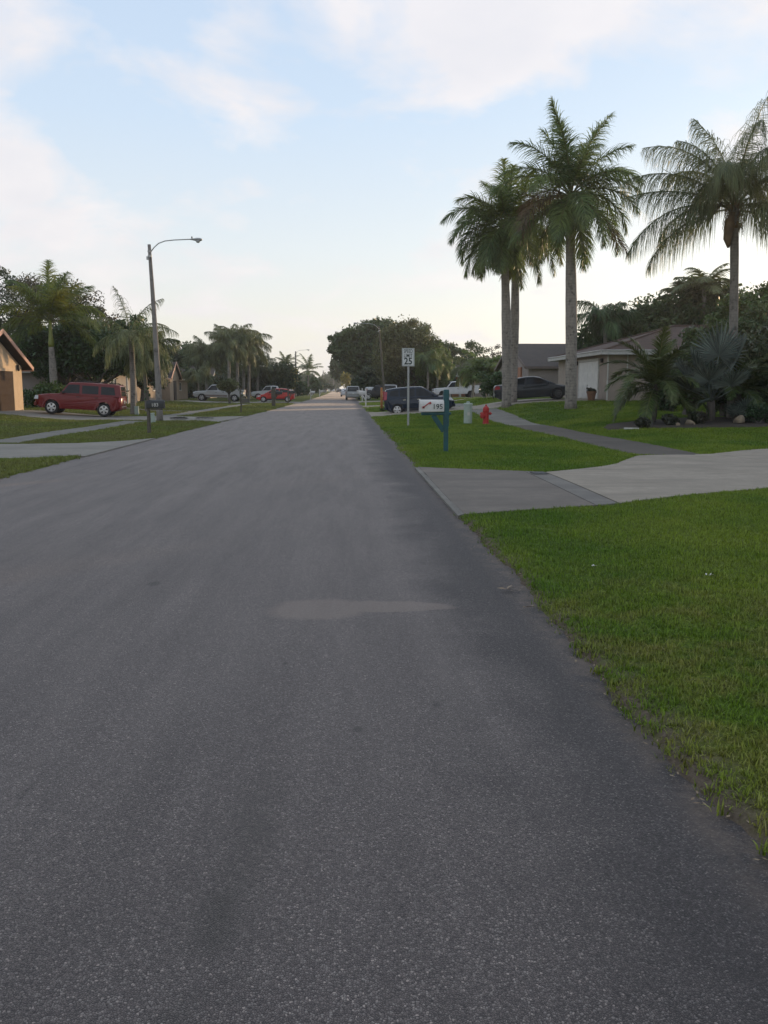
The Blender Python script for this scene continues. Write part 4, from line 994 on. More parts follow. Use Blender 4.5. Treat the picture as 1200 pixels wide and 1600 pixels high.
shrub('low dark shrub between the pale palm trunk and the coupe', on(776, 66), 1.3, 1.6, .12, 'darktree', 14, 120, 19)
tree('leafy_tree', 'dark gappy oak behind the basketball hoop', on(722, 135), [(0, 0, 5.2, 4.2, 3, 3.2), (-3.4, 0, 5.0, 3.4, 3, 3.0)], .28, 'oak', 26, 120, 47, fill=False)
tree('leafy_tree', 'wispy bare-topped tree behind the taupe roof', on(782, 92), [(0, 0, 4.0, 1.8, 1.5, 1.9)], .13, 'redbrown', 18, 50, 48, fill=False)
tree('leafy_tree', 'dark tree line filling the gap behind the white pickup', on(745, 128), [(0, 0, 3.0, 5.5, 3, 2.8), (5, 0, 2.6, 4.5, 3, 2.6)], .28, 'darktree', 30, 130, 49)
# the two great crowns beside the road
tree('oak_tree', 'huge rounded brownish-green tree on the right verge behind the speed sign', on(645, 108), [(-.3, 0, 6.1, 3.9, 3.8, 4.1), (2.2, 0, 4.3, 2.7, 3, 2.9), (-2.6, 0, 5.0, 2.7, 3, 3.7), (3.3, 0, 3.0, 2.0, 2.5, 1.9)], .17, ['oakbrown', 'royal', 'oakbrown', 'royal'], 60, 230, 50, trunks=((-1.0, 0, .3), (1.5, 0, .16), (2.6, .5, .14)), clump=.26)
tree('oak_tree', 'dark round-leaved oak whose crown overhangs the road beside the brownish tree', on(574, 136), [(-.8, 0, 7.2, 4.8, 4.5, 4.6), (2.0, 0, 8.2, 4.2, 4, 4.4), (-3.2, 0, 8.0, 2.9, 3, 2.6), (2.5, 0, 3.8, 4.0, 3, 3.0)], .30, 'oak', 48, 130, 51, trunks=((0, 0, .38), (2.2, .4, .25), (3.2, 0, .22)), clump=.22, fork=.4)
tree('oak_tree', 'smaller dark tree behind the parked white car down the road', on(549, 230), [(0, 0, 7.0, 4.6, 4, 5.0), (-2.8, 0, 6.2, 3.0, 3, 3.6), (3.5, 0, 5, 5, 4, 4.6)], .45, 'oak', 30, 90, 52)
tree('leafy_tree', 'young yellow-green tree at the kerb beyond the silver SUV', on(540, 185), [(0, 0, 3.3, 1.2, 1.2, 2.0)], .3, 'bamboo', 12, 60, 53, trunks=((0, 0, .09),))
tree('leafy_tree', 'dark under-storey shrubbery beneath the great verge trees', on(628, 124), [(0, 0, 2.4, 5.5, 2.5, 2.4), (5, 0, 2.4, 4.5, 2, 2.4), (-4, 0, 2.2, 3.4, 2, 2.2)], .24, 'darktree', 34, 130, 54)
for i, (px, D, hz) in enumerate(((668, 101, 4.6), (683, 104, 4.4), (655, 112, 4.2))):
    b_ = on(px, D); palm('queen', ['slim palm with a bare trunk left of the white pickup cab', 'slim palm directly above the white pickup hood', 'slim palm hidden under the brownish tree'][i], b_, (b_[0], D, hz), auto_fronds(11, 2.4, 30 + i, -20, 80, (50, 90)), KW['queenfar'], 'royal', None, .13, 0, 60 + i, 'queentrunk')

# ------------------------------------------------------------------ left side palms and trees
b_ = on(82, 57); cL = W(78, 500, 57)
palm('royal', 'royal palm with a yellow-green crownshaft behind the red SUV', b_, (cL[0], 57, cL[2]), [
    (100, 3.8, 88, 14), (20, 3.7, 66, 60), (0, 3.8, 45, 88), (180, 3.7, 50, 88), (350, 3.7, 26, 88), (190, 3.5, 22, 88), (8, 3.5, 4, 80), (175, 3.4, 4, 78), (235, 3.5, 62, 66), (305, 3.5, 60, 66), (200, 3.6, 72, 60), (340, 3.6, 70, 60),
    (90, 3.5, 60, 80), (60, 3.5, 40, 90), (130, 3.5, 30, 90), (160, 3.6, 72, 55), (325, 3.6, 76, 50)], KW['royal'], ['goldfrond', 'royal', 'goldfrond'], None, .23, 1.7, 71)
b_ = on(206, 50); cQ = W(204, 522, 50)
palm('queen', 'slim queen palm with thin weeping crown just left of the near lamp pole', b_, (cQ[0], 50, cQ[2]), [
    (150, 3.0, 80, 30), (20, 2.9, 74, 58), (172, 3.3, 50, 72), (350, 3.0, 35, 72), (190, 2.6, 10, 85), (8, 2.6, 5, 85), (270, 2.5, 30, 92), (240, 2.5, 5, 85), (300, 2.5, 0, 85), (90, 2.6, 30, 85), (140, 2.7, 20, 85), (40, 2.7, 50, 80), (200, 2.4, -25, 60), (330, 2.4, -25, 60)],
    dict(KW['queen'], nl=60, ll=.95, wd=.034), 'queen', None, .16, 0, 72, 'queentrunk')
b_ = on(228, 56); palm('queen', 'low drooping queen palm in the dark behind the lamp pole', b_, W(222, 548, 56), auto_fronds(14, 2.4, 14, -25, 70, (50, 90)), KW['queenfar'], 'queen', None, .13, 0, 73, 'queentrunk')
tree('leafy_tree', 'big dark reddish tree at the left frame edge with see-through lower twigs', on(52, 74), [(-2.5, 0, 7.7, 3.9, 3.5, 3.1), (2.2, 0, 7.7, 3.8, 3.5, 3.0), (5.0, 0, 5.9, 2.5, 3, 2.5), (-5.0, 0, 6.0, 3.2, 3, 3.2)], .15, ['darktree', 'redbrown', 'redbrown', 'darktree'], 44, 150, 74, trunks=((0, 0, .22), (1.6, 0, .2), (3.0, .4, .18), (-2.2, 0, .2)), fill=False, fork=.45)
tree('leafy_tree', 'dark low tree mass behind the peach gable', on(30, 70), [(-2, 0, 3.8, 4.5, 2.5, 2.8), (4.5, 0, 3.4, 3.0, 2.5, 2.4)], .2, 'darktree', 34, 160, 75)
tree('leafy_tree', 'dark green tree over the hip roof left of the queen palm', on(150, 60), [(0, 0, 3.9, 2.2, 2, 2.2), (2.4, 0, 3.9, 2.0, 2, 2.0), (-3, 1, 3.6, 2.2, 2, 2.0)], .17, 'bush', 34, 160, 76)
tree('leafy_tree', 'dark spreading tree in front of the shaded hip roof', on(105, 61), [(0, 0, 3.9, 2.0, 1.5, 1.5), (-1.8, 0, 4.2, 1.6, 1.5, 1.4)], .14, 'darktree', 30, 150, 82)
tree('leafy_tree', 'dark tree behind the lamp pole shading the brown roof', on(222, 84), [(0, 0, 3.9, 2.9, 2, 2.8), (-2.0, 0, 3.6, 2.4, 2, 2.4)], .19, 'darktree', 34, 150, 77)
shrub('bright flowering shrub at the foot of the royal palm behind the SUV', on(76, 53), 1.25, 1.5, .10, 'bright', 18, 130, 78)
shrub('dark shrub against the peach garage corner', on(56, 52.5), .9, 1.0, .09, 'bush', 14, 110, 79)
shrub('dark shrub by the lit corner of the hip-roofed house', on(180, 58), 1.0, 1.9, .11, 'darktree', 12, 90, 80)
tree('leafy_tree', 'long dark tree bank behind the tan house', on(288, 132), [(-6, 0, 4.0, 4.6, 3, 3.5), (0, 0, 4.7, 4.0, 3, 3.5), (5, 0, 4.3, 3.6, 3, 3.3)], .26, 'oak', 36, 140, 81)
qg = 'queen palms in the tall cluster on the left side'
for i, (px, D, py, pb, n, L, lb) in enumerate(((322, 112, 556, 0, 18, 3.4, 'dense weeping queen palm left of the tall palm cluster, above the silver pickup cab'), (357, 108, 540, 0, 18, 3.7, 'tall queen palm in the cluster with a pale grey trunk left of its neighbour'),
        (370, 110, 534, 0, 20, 4.0, 'tallest queen palm of the cluster, second pale trunk'), (388, 113, 538, 0, 18, 3.8, 'right-hand queen palm of the tall cluster, above the red car'), (380, 118, 556, 0, 16, 3.5, 'shorter queen palm at the back of the tall cluster'), (402, 122, 572, 0, 14, 3.0, 'lowest queen palm on the right of the cluster'))):
    b_ = on(px, D); palm('queen', lb, b_, W(px, py, D), auto_fronds(n, L, 90 + i, -25, 85, (50, 95)), KW['queenfar'], 'queen', qg, .18, 0, 90 + i, 'palmtrunk' if i in (1, 2) else 'queentrunk')
b_ = on(309, 104); palm('queen', 'thin young palm with a pinkish trunk by the tan house entry', b_, W(309, 586, 104), auto_fronds(9, 1.8, 17, -10, 80, (40, 80)), KW['queenfar'], 'queen', None, .11, 0, 98, 'palmtrunk')
tree('leafy_tree', 'small umbrella-shaped dark tree in front of the silver pickup', on(358, 86), [(0, 0, 1.75, 1.1, .9, .62), (-.5, 0, 1.65, .7, .7, .5)], .11, 'oakbrown', 22, 90, 99, trunks=((0, 0, .12),), fork=.6)
tree('leafy_tree', 'dark hedge mass under the tall palm cluster', on(368, 124), [(0, 0, 1.9, 5.5, 2, 2.2), (6, 0, 2.4, 4.0, 2, 2.8), (-7, 0, 1.9, 4.5, 2, 2.4)], .24, 'darktree', 30, 130, 100)
tree('bamboo_clump', 'yellowing feathery bamboo clump between the pickup and the second lamp', on(441, 150), [(-1.2, 0, 2.9, 1.5, 1.3, 2.4), (1.3, 0, 3.2, 1.5, 1.3, 2.2)], .24, 'bamboo', 26, 90, 101, trunks=((-.5, 0, .07), (.6, 0, .07)), cat='bamboo')
for i, (px, D, py, L, lb) in enumerate(((446, 182, 571, 3.7, 'coconut palm left of the second lamp pole'), (481, 186, 579, 4.4, 'coconut palm right of the second lamp pole, spiky star crown'))):
    b_ = on(px, D); palm('coco', lb, b_, W(px, py, D), auto_fronds(13, L, 110 + i, -20, 88, (35, 75)), dict(KW['coco'], nl=26, wd=.15, ll=1.1), 'queen', 'coconut palms flanking the second lamp', .2, 0, 110 + i, 'queentrunk')
for i, (px, D, r_, mt, lb) in enumerate(((424, 168, 2.3, 'darktree', 'dark bushy tree behind the white pickup on the left'), (456, 200, 2.0, 'darktree', 'dark bushy tree beneath the left coconut palm'), (468, 178, 1.4, 'bright', 'light green tree right of the second lamp pole'),
        (486, 215, 2.1, 'bush', 'green tree under the star-crowned coconut palm'), (496, 300, 2.6, 'oak', 'distant tree left of the pale end house'), (515, 520, 5.5, 'oak', 'distant dark tree behind the end house'), (478, 420, 4.2, 'bush', 'distant tree over the roofs at the left of the end house'))):
    tree('leafy_tree', lb, on(px, D), [(0, 0, r_ * 1.15, r_, r_ * .8, r_ * 1.05), (r_ * .7, 0, r_ * .9, r_ * .7, r_ * .6, r_ * .8)], .14 * D / 100 + .05, mt, 22, 80, 120 + i)
for i, (px, D) in enumerate(((497, 250), (509, 285), (517, 330))):
    tree('leafy_tree', ['clipped dark round tree on the left verge, first of three', 'clipped dark round tree on the left verge, middle of three', 'clipped dark round tree on the left verge, last of three'][i], on(px, D), [(0, 0, 2.3, 1.6, 1.4, 1.1)], .4, 'darktree', 10, 50, 130 + i, trunks=((0, 0, .1),), group='clipped round trees on the left verge')
# woodland closing the view behind the houses on both sides
tree('tree_belt', 'dark tree belt far behind the left houses', (-55, 150, 0), [(k * 9 - 30, rng.uniform(-6, 6), 4.6 + rng.uniform(-1, 1), 6.5, 4, 4.6) for k in range(8)], .45, 'oak', 22, 90, 140, trunks=tuple((k * 9 - 30, 0, .25) for k in range(8)))
tree('tree_belt', 'dark tree belt far behind the right houses', (40, 120, 0), [(k * 9 - 26, rng.uniform(-6, 6), 3.0 + rng.uniform(-.6, .6), 6.5, 4, 2.6) for k in range(9)], .45, 'oak', 22, 90, 141, trunks=tuple((k * 9 - 26, 0, .25) for k in range(9)))

# ------------------------------------------------------------------ houses
def slab_faces(poly, th):
    n = len(poly); v = [Vector(p) for p in poly] + [Vector(p) - Vector((0, 0, th)) for p in poly]
    f = [tuple(range(n)), tuple(range(2 * n - 1, n - 1, -1))] + [(i, (i + 1) % n, n + (i + 1) % n, n + i)[::-1] for i in range(n)]
    return v, f
def hip_roof(root, x0, x1, y0, y1, ze, zr, oh, mat, fascia='fascia', th=.10):
    a0, a1, b0, b1 = x0 - oh, x1 + oh, y0 - oh, y1 + oh
    if (a1 - a0) >= (b1 - b0): h = (b1 - b0) / 2; r0, r1 = (a0 + h, (b0 + b1) / 2), (a1 - h, (b0 + b1) / 2)
    else: h = (a1 - a0) / 2; r0, r1 = ((a0 + a1) / 2, b0 + h), ((a0 + a1) / 2, b1 - h)
    v = [(a0, b0, ze), (a1, b0, ze), (a1, b1, ze), (a0, b1, ze), (*r0, zr), (*r1, zr)]
    if (a1 - a0) >= (b1 - b0): f = [(0, 1, 5, 4), (1, 2, 5), (2, 3, 4, 5), (3, 0, 4)]
    else: f = [(0, 1, 4), (1, 2, 5, 4), (2, 3, 5), (3, 0, 4, 5)]
    v += [(p[0], p[1], ze - .02) for p in v[:4]]
    f += [(9, 8, 7, 6)] + [(i + 6, (i + 1) % 4 + 6, (i + 1) % 4, i) for i in range(4)]
    r = MB().add(v, f).build('roof', M[mat], root)
    g = MB(); t = .035
    for (c, d) in ((((a0 + a1) / 2, b0, ze - .10), (a1 - a0 + .1, t, .19)), (((a0 + a1) / 2, b1, ze - .10), (a1 - a0 + .1, t, .19)), ((a0, (b0 + b1) / 2, ze - .10), (t, b1 - b0 - .06, .188)), ((a1, (b0 + b1) / 2, ze - .10), (t, b1 - b0 - .06, .188))):
        g.box(c, d)
    g.build('fascia', M[fascia], r)
    # gutter lip, proud of the fascia on the street side
    cap = MB(); cap.tube([(a0 + h * 0, b0 - .03, ze + .02), (a1, b0 - .03, ze + .02)], .035, 6); cap.tube([(a0 - .03, b0, ze + .02), (a0 - .03, b1, ze + .02)], .035, 6)
    cap.build('gutter', M[fascia], r)
    rd = MB(); rd.tube([(a0, b0, ze), (*r0, zr + .02)], .07, 5); rd.tube([(*r0, zr + .02), (*r1, zr + .02)], .07, 5)
    if (a1 - a0) >= (b1 - b0): rd.tube([(a0, b1, ze), (*r0, zr + .02)], .07, 5); rd.tube([(a1, b0, ze), (*r1, zr + .02)], .07, 5)
    else: rd.tube([(a1, b0, ze), (*r0, zr + .02)], .07, 5)
    rd.build('ridge_cap', M[mat], r)
    MB().box(((a0 + a1) / 2, (b0 + b1) / 2, ze - .13), (a1 - a0 - .1, b1 - b0 - .1, .02)).build('soffit', M['offwhite'], r)
    return r
def gable_roof(root, x0, x1, y0, y1, ze, zr, oh, axis_, mat, fascia='fascia', th=.14):
    """axis_ 'x': ridge runs along x"""
    r = MB()
    if axis_ == 'x':
        ym = (y0 + y1) / 2; sl = (zr - ze) / ((y1 - y0) / 2 + oh)
        for s, ye in ((-1, y0 - oh), (1, y1 + oh)):
            P = [(x0 - oh, ye, ze), (x1 + oh, ye, ze), (x1 + oh, ym, zr), (x0 - oh, ym, zr)]
            if s > 0: P = P[::-1]
            v, f = slab_faces(P, th); r.add(v, f)
    else:
        xm = (x0 + x1) / 2
        for s, xe in ((-1, x0 - oh), (1, x1 + oh)):
            P = [(xe, y1 + oh, ze), (xe, y0 - oh, ze), (xm, y0 - oh, zr), (xm, y1 + oh, zr)]
            if s > 0: P = P[::-1]
            v, f = slab_faces(P, th); r.add(v, f)
    ro = r.build('roof', M[mat], root)
    g = MB()
    if axis_ == 'x':
        for xe in (x0 - oh, x1 + oh):
            for ye in (y0 - oh, y1 + oh):
                a, b = Vector((xe, ye, ze - .05)), Vector((xe, ym, zr - .05)); d = (b - a)
                mtx = Matrix(((0, 0, 1), (d.normalized().y, 0, 0), (0, 0, 0))).to_4x4()
                q = d.normalized(); up = Vector((1, 0, 0)).cross(q)
                rot = Matrix((q, Vector((1, 0, 0)), q.cross(Vector((1, 0, 0))))).transposed().to_4x4()
                g.box((a + b) / 2, (d.length, .04, .20), m=rot)
        for ye in (y0 - oh, y1 + oh): g.box(((x0 + x1) / 2, ye, ze - .09), (x1 - x0 + 2 * oh - .06, .035, .17))
    else:
        for ye in (y0 - oh, y1 + oh):
            for xe in (x0 - oh, x1 + oh):
                a, b = Vector((xe, ye, ze - .05)), Vector((xm, ye, zr - .05)); d = (b - a); q = d.normalized()
                rot = Matrix((q, Vector((0, 1, 0)), q.cross(Vector((0, 1, 0))))).transposed().to_4x4()
                g.box((a + b) / 2, (d.length, .04, .20), m=rot)
        for xe in (x0 - oh, x1 + oh): g.box((xe, (y0 + y1) / 2, ze - .09), (.035, y1 - y0 + 2 * oh - .06, .17))
    g.build('fascia', M[fascia], ro)
    return ro
def garage_door(root, face, pos, width, height, z0, mat, rows=4, colsn=4, frame='offwhite'):
    """face '+x','-x','-y'; pos = (plane coordinate, centre along the wall)"""
    pl, c = pos; sgn = 1 if face[0] == '+' else -1
    def bx(mb, along, z, w_, h_, out, d):
        if face[1] == 'x': mb.box((pl + sgn * out, c + along, z), (d, w_, h_))
        else: mb.box((c + along, pl + sgn * out, z), (w_, d, h_))
    b = MB(); bx(b, 0, z0 + height / 2, width, height, .012, .02)
    door = b.build('garage_door', M[mat], root)
    rh = height / rows
    for r_ in range(rows):
        p = MB(); bx(p, 0, z0 + rh * (r_ + .5), width - .01, rh - .022, .030, .03)
        for k in range(colsn):
            w_ = width / colsn
            if colsn > 1: bx(p, (k + .5) * w_ - width / 2, z0 + rh * (r_ + .5), w_ * .80, rh * .58, .052, .014)
        p.build('door_panel', M[mat], door)
    f = MB(); bx(f, -width / 2 - .07, z0 + height / 2 + .03, .12, height + .06, .03, .06); bx(f, width / 2 + .07, z0 + height / 2 + .03, .12, height + .06, .03, .06); bx(f, 0, z0 + height + .08, width + .26, .14, .035, .07)
    f.build('door_frame', M[frame], root)
    h = MB(); bx(h, 0, z0 + rh * 1.5, .10, .06, .07, .03); h.build('handle', M['galv'], door)
    return door
def window(root, face, pos, w_, h_, z, panes=2, frame='offwhite'):
    pl, c = pos; sgn = 1 if face[0] == '+' else -1
    def bx(mb, along, zz, ww, hh, out, d):
        if face[1] == 'x': mb.box((pl + sgn * out, c + along, zz), (d, ww, hh))
        else: mb.box((c + along, pl + sgn * out, zz), (ww, d, hh))
    f = MB(); t = .06
    for s in (-1, 1): bx(f, s * (w_ / 2), z, t, h_ + t, .03, .06); bx(f, 0, z + s * h_ / 2, w_ - t, t, .032, .06)
    for k in range(1, panes): bx(f, -w_ / 2 + w_ * k / panes, z, .04, h_ - t, .028, .05)
    bx(f, 0, z - h_ / 2 - .06, w_ + .2, .06, .06, .12)
    o = f.build('window', M[frame], root)
    g = MB(); bx(g, 0, z, w_ - t, h_ - t, .008, .012); g.build('pane', M['wglass'], o)
    return o
def walls(root, x0, x1, y0, y1, z0, z1, mat, gable=None, zr=None):
    m = MB(); m.box(((x0 + x1) / 2, (y0 + y1) / 2, (z0 + z1) / 2 - .25), (x1 - x0, y1 - y0, z1 - z0 + .5))
    if gable == 'x':
        ym = (y0 + y1) / 2
        for x in (x0, x1 - .2): m.add([(x, y0, z1), (x, y1, z1), (x, ym, zr), (x + .2, y0, z1), (x + .2, y1, z1), (x + .2, ym, zr)], [(0, 2, 1), (3, 4, 5), (0, 1, 4, 3), (1, 2, 5, 4), (2, 0, 3, 5)])
    if gable == 'y':
        xm = (x0 + x1) / 2
        for y in (y0, y1 - .2): m.add([(x0, y, z1), (x1, y, z1), (xm, y, zr), (x0, y + .2, z1), (x1, y + .2, z1), (xm, y + .2, zr)], [(0, 1, 2), (3, 5, 4), (0, 3, 4, 1), (1, 4, 5, 2), (2, 5, 3, 0)])
    return m.build('wall', M[mat], root)
def house(label, name='house'):
    return empty(name, (0, 0, 0), 0, label, 'house')

# R1: brown hip roof, garage facing the street
h = house('beige house with a brown hip roof and white garage door behind the tall royal palm')
walls(h, 13.9, 30, 46, 57, .85, 3.36, 'beige')
hip_roof(h, 13.9, 30, 46, 57, 3.46, 5.15, .55, 'r_brown')
garage_door(h, '-x', (13.9, 49.75), 3.9, 2.15, .86, 'door_white')
d = MB(); d.tube([(13.86, 45.96, .9), (13.86, 45.96, 3.4)], .04, 6); d.tube([(14.9, 45.95, .9), (14.9, 45.95, 3.4)], .035, 6); d.build('downspout', M['offwhite'], h)
lm = MB(); lm.box((13.82, 47.0, 3.0), (.12, .12, .22)); lm.box((13.82, 52.2, 3.0), (.12, .12, .22)); lm.build('wall_lamp', M['trim'], h)
window(h, '-y', (46, 18.5), 1.5, 1.1, 2.3)
window(h, '-y', (46, 24.5), 1.5, 1.1, 2.3)
garage_step = ribbon('threshold', [(13.2, 47.6), (13.2, 52)], [(13.88, 47.6), (13.88, 52)], M['conc'], 6, 3, .03); garage_step.parent = h
# R2: taupe roof behind
h = house('long beige house with a taupe gable roof between the royal palm trunks')
walls(h, 13.3, 30, 63.6, 76, .85, 3.05, 'greywall', 'x', 4.85)
gable_roof(h, 13.3, 30, 63.6, 76, 3.1, 5.05, .35, 'x', 'r_grey', 'trimbrown')
m = MB(); m.box((13.24, 66.8, 2.0), (.1, 1.6, 2.2)); m.build('shutter', M['orangebrick'], h)
window(h, '-x', (13.3, 70), 1.4, 1.2, 2.2)
pc = MB(); pc.box((16.0, 62.95, 2.92), (.10, .10, .5)); pc.box((20, 63.55, 2.0), (.08, .08, 2.2)); pc.build('downspout', M['trim'], h)
# R3: orange brick
h = house('orange brick house with white columns and grey gable behind the white pickup')
walls(h, 11.5, 26, 116, 128, .4, 3.1, 'orangebrick')
hip_roof(h, 11.5, 26, 116, 128, 3.2, 5.6, .6, 'r_grey')
gable_roof(h, 15.6, 20.0, 112.5, 117.5, 3.3, 5.0, .3, 'y', 'r_grey')
walls(h, 16.0, 19.6, 115.2, 116.6, .4, 3.2, 'greywall', 'y', 4.6)
for k in range(4):
    MB().tube([(11.2 + k * 1.25, 114.9, .3), (11.2 + k * 1.25, 114.9, 3.1)], .16, 10).build('column', M['offwhite'], h)
window(h, '-y', (116, 14.2), 1.4, 1.2, 2.0)
# left 1: peach gable garage
h = house('peach house whose street gable and brown garage door catch the sun, left edge')
walls(h, -27, -17.6, 41.5, 48.2, .3, 2.62, 'peach', 'x', 4.12)
gable_roof(h, -27, -17.8, 41.5, 48.2, 2.60, 4.42, .62, 'x', 'r_dark', 'fasciapeach', .12)
garage_door(h, '+x', (-17.6, 44.35), 4.9, 2.05, .33, 'door_tan', 5, 1, 'peach')
lm = MB(); lm.box((-17.52, 47.55, 2.62), (.14, .12, .24)); lm.tube([(-17.56, 47.55, 2.45), (-17.46, 47.55, 2.5)], .05, 6); lm.build('wall_lamp', M['trim'], h)
walls(h, -37, -27, 37, 50, .3, 2.62, 'peach'); hip_roof(h, -37, -27, 37, 50, 2.75, 4.6, .5, 'r_dark', 'fasciapeach')
# left 2
h = house('low house with a dark hip roof shaded by trees behind the red SUV')
walls(h, -31, -17.6, 63, 74, .25, 2.62, 'greywall')
hip_roof(h, -31, -17.6, 63, 74, 2.78, 5.0, .55, 'r_dark')
window(h, '-y', (63, -20.5), 1.5, 1.1, 1.7); window(h, '-y', (63, -25), 1.8, 1.1, 1.7); window(h, '+x', (-17.6, 66.5), 1.6, 1.3, 1.6)
pl_ = MB(); pl_.box((-16.9, 62.5, 1.45), (.12, .12, 2.5)); pl_.box((-16.9, 68, 1.45), (.12, .12, 2.5)); pl_.build('porch_post', M['white'], h)
# left 3: tan house, entry gable
h = house('tan stucco house with brown roof and a small sunlit entry gable')
walls(h, -32, -20.6, 84, 114, .1, 2.55, 'tan')
hip_roof(h, -32, -20.6, 84, 114, 2.68, 4.9, .55, 'r_dark')
walls(h, -21.5, -19.7, 98.2, 103.6, .1, 2.7, 'tan', 'x', 4.3)
gable_roof(h, -22.5, -19.8, 98.2, 103.6, 2.65, 4.5, .4, 'x', 'r_dark', 'fasciapeach')
m = MB(); m.box((-19.66, 100.9, 1.25), (.10, 1.3, 2.2)); m.build('door', M['door_dark'], h)
for yy in (90, 94.5, 108.5): window(h, '+x', (-20.6, yy), 1.7, .9, 1.75)
# left 4 and 5: sunlit gables far down
h = house('cream house with a red gable end glowing yellow beyond the tall palm cluster, nearer one')
walls(h, -28, -18.6, 142, 149, 0, 2.6, 'yellow', 'x', 4.6); gable_roof(h, -28, -18.6, 142, 149, 2.6, 4.9, .45, 'x', 'r_red')
window(h, '+x', (-18.6, 145.5), 2.2, 1.2, 1.5)
h = house('yellow sunlit gable house with a red roof further down beside the white pickup')
walls(h, -28, -16.6, 162, 169, 0, 2.6, 'yellow', 'x', 5.0); gable_roof(h, -28, -16.6, 162, 169, 2.6, 5.3, .45, 'x', 'r_red')
window(h, '+x', (-16.6, 165.5), 2.2, 1.2, 1.5)
h = house('pale walled house glimpsed through the trunks of the palm cluster')
walls(h, -30, -19.6, 126, 133, 0, 2.7, 'cream', 'x', 4.4); gable_roof(h, -30, -19.6, 126, 133, 2.7, 4.7, .45, 'x', 'r_grey')
window(h, '+x', (-19.6, 129.5), 2.2, 1.2, 1.5)
# the house closing the road
h = house('pale grey-roofed house with a cream front gable at the far end of the road')
walls(h, -24, -7.5, 452, 466, 0, 3.0, 'cream'); hip_roof(h, -24, -7.5, 452, 466, 3.1, 6.6, .6, 'r_pale')
walls(h, -19.5, -13, 449.5, 453, 0, 3.0, 'cream', 'y', 5.0); gable_roof(h, -19.5, -13, 449.5, 456, 3.0, 5.4, .5, 'y', 'r_pale')
window(h, '-y', (449.5, -16.2), 1.6, 1.6, 2.2); garage_door(h, '-y', (452, -10.5), 3.6, 2.2, .05, 'door_white')
h = house('house with a pale roof on the far left side near the road end')
walls(h, -34, -18, 330, 342, 0, 3.0, 'cream'); hip_roof(h, -34, -18, 330, 342, 3.1, 5.6, .6, 'r_pale'); window(h, '-y', (330, -22), 1.8, 1.4, 1.8)

# ------------------------------------------------------------------ vehicles (x forward, y left, z up)
def loft_body(poly, Wd, xf, xr, shrink=.12, tum=None, drop=.03, keep=None):
    """side outline lofted across the width with rounded corners in plan"""
    ts = [-1, -.985, -.95, -.88, -.72, -.35, 0, .35, .72, .88, .95, .985, 1]
    n = len(poly); vs = []; fs = []
    zt = max(p[1] for p in poly); zb = min(p[1] for p in poly)
    for t in ts:
        e = max(0, (abs(t) - .55) / .45); k = e ** 3
        for x, z in poly:
            xx = x; zz = z
            if x > xf: xx = xf + (x - xf) * (1 - shrink * k * 2.2)
            elif x < xr: xx = xr + (x - xr) * (1 - shrink * k * 2.2)
            if z > zb + .45 * (zt - zb): zz = z - drop * e ** 4
            y = t * Wd / 2
            if tum: y *= 1 - tum * max(0, (z - zb) / (zt - zb))
            else:
                q = (z - zb) / (zt - zb); y *= 1 - .045 * (2 * q - 1.05) ** 2
            vs.append((xx, y, zz))
    for i in range(len(ts) - 1):
        for k in range(n):
            fs.append((i * n + k, (i + 1) * n + k, (i + 1) * n + (k + 1) % n, i * n + (k + 1) % n))
    fs += [tuple(range(n)), tuple(((len(ts) - 1) * n + k) for k in range(n))[::-1]]
    return vs, fs
def body_poly(top, zb, wheels, ra, x0, x1, zr0=None):
    """top: outline points rear->front; bottom cut by wheel arches"""
    poly = list(top)[::-1]               # front -> rear along the top, then along the bottom to the front
    pts = poly + [(x0 + .06, zb + .10), (x0 + .22, zb)]
    for wx, wz in sorted(wheels):
        a0 = math.acos(max(-1, min(1, (zb - wz) / ra))) if abs(zb - wz) < ra else PI / 2
        st = PI / 2 + a0 if False else None
        dx = math.sqrt(max(0, ra * ra - (zb - wz) ** 2))
        th0 = math.atan2(zb - wz, -dx); th1 = math.atan2(zb - wz, dx)
        if th0 < 0: th0 += 2 * PI
        for k in range(13):
            th = th0 + (th1 - th0) * k / 12; pts.append((wx + ra * math.cos(th), wz + ra * math.sin(th)))
    pts += [(x1 - .22, zb), (x1 - .05, zb + .10)]
    return pts
def fix_normals(o):
    bm = bmesh.new(); bm.from_mesh(o.data); bmesh.ops.recalc_face_normals(bm, faces=bm.faces)
    if bm.faces: bm.to_mesh(o.data)
    bm.free(); return o
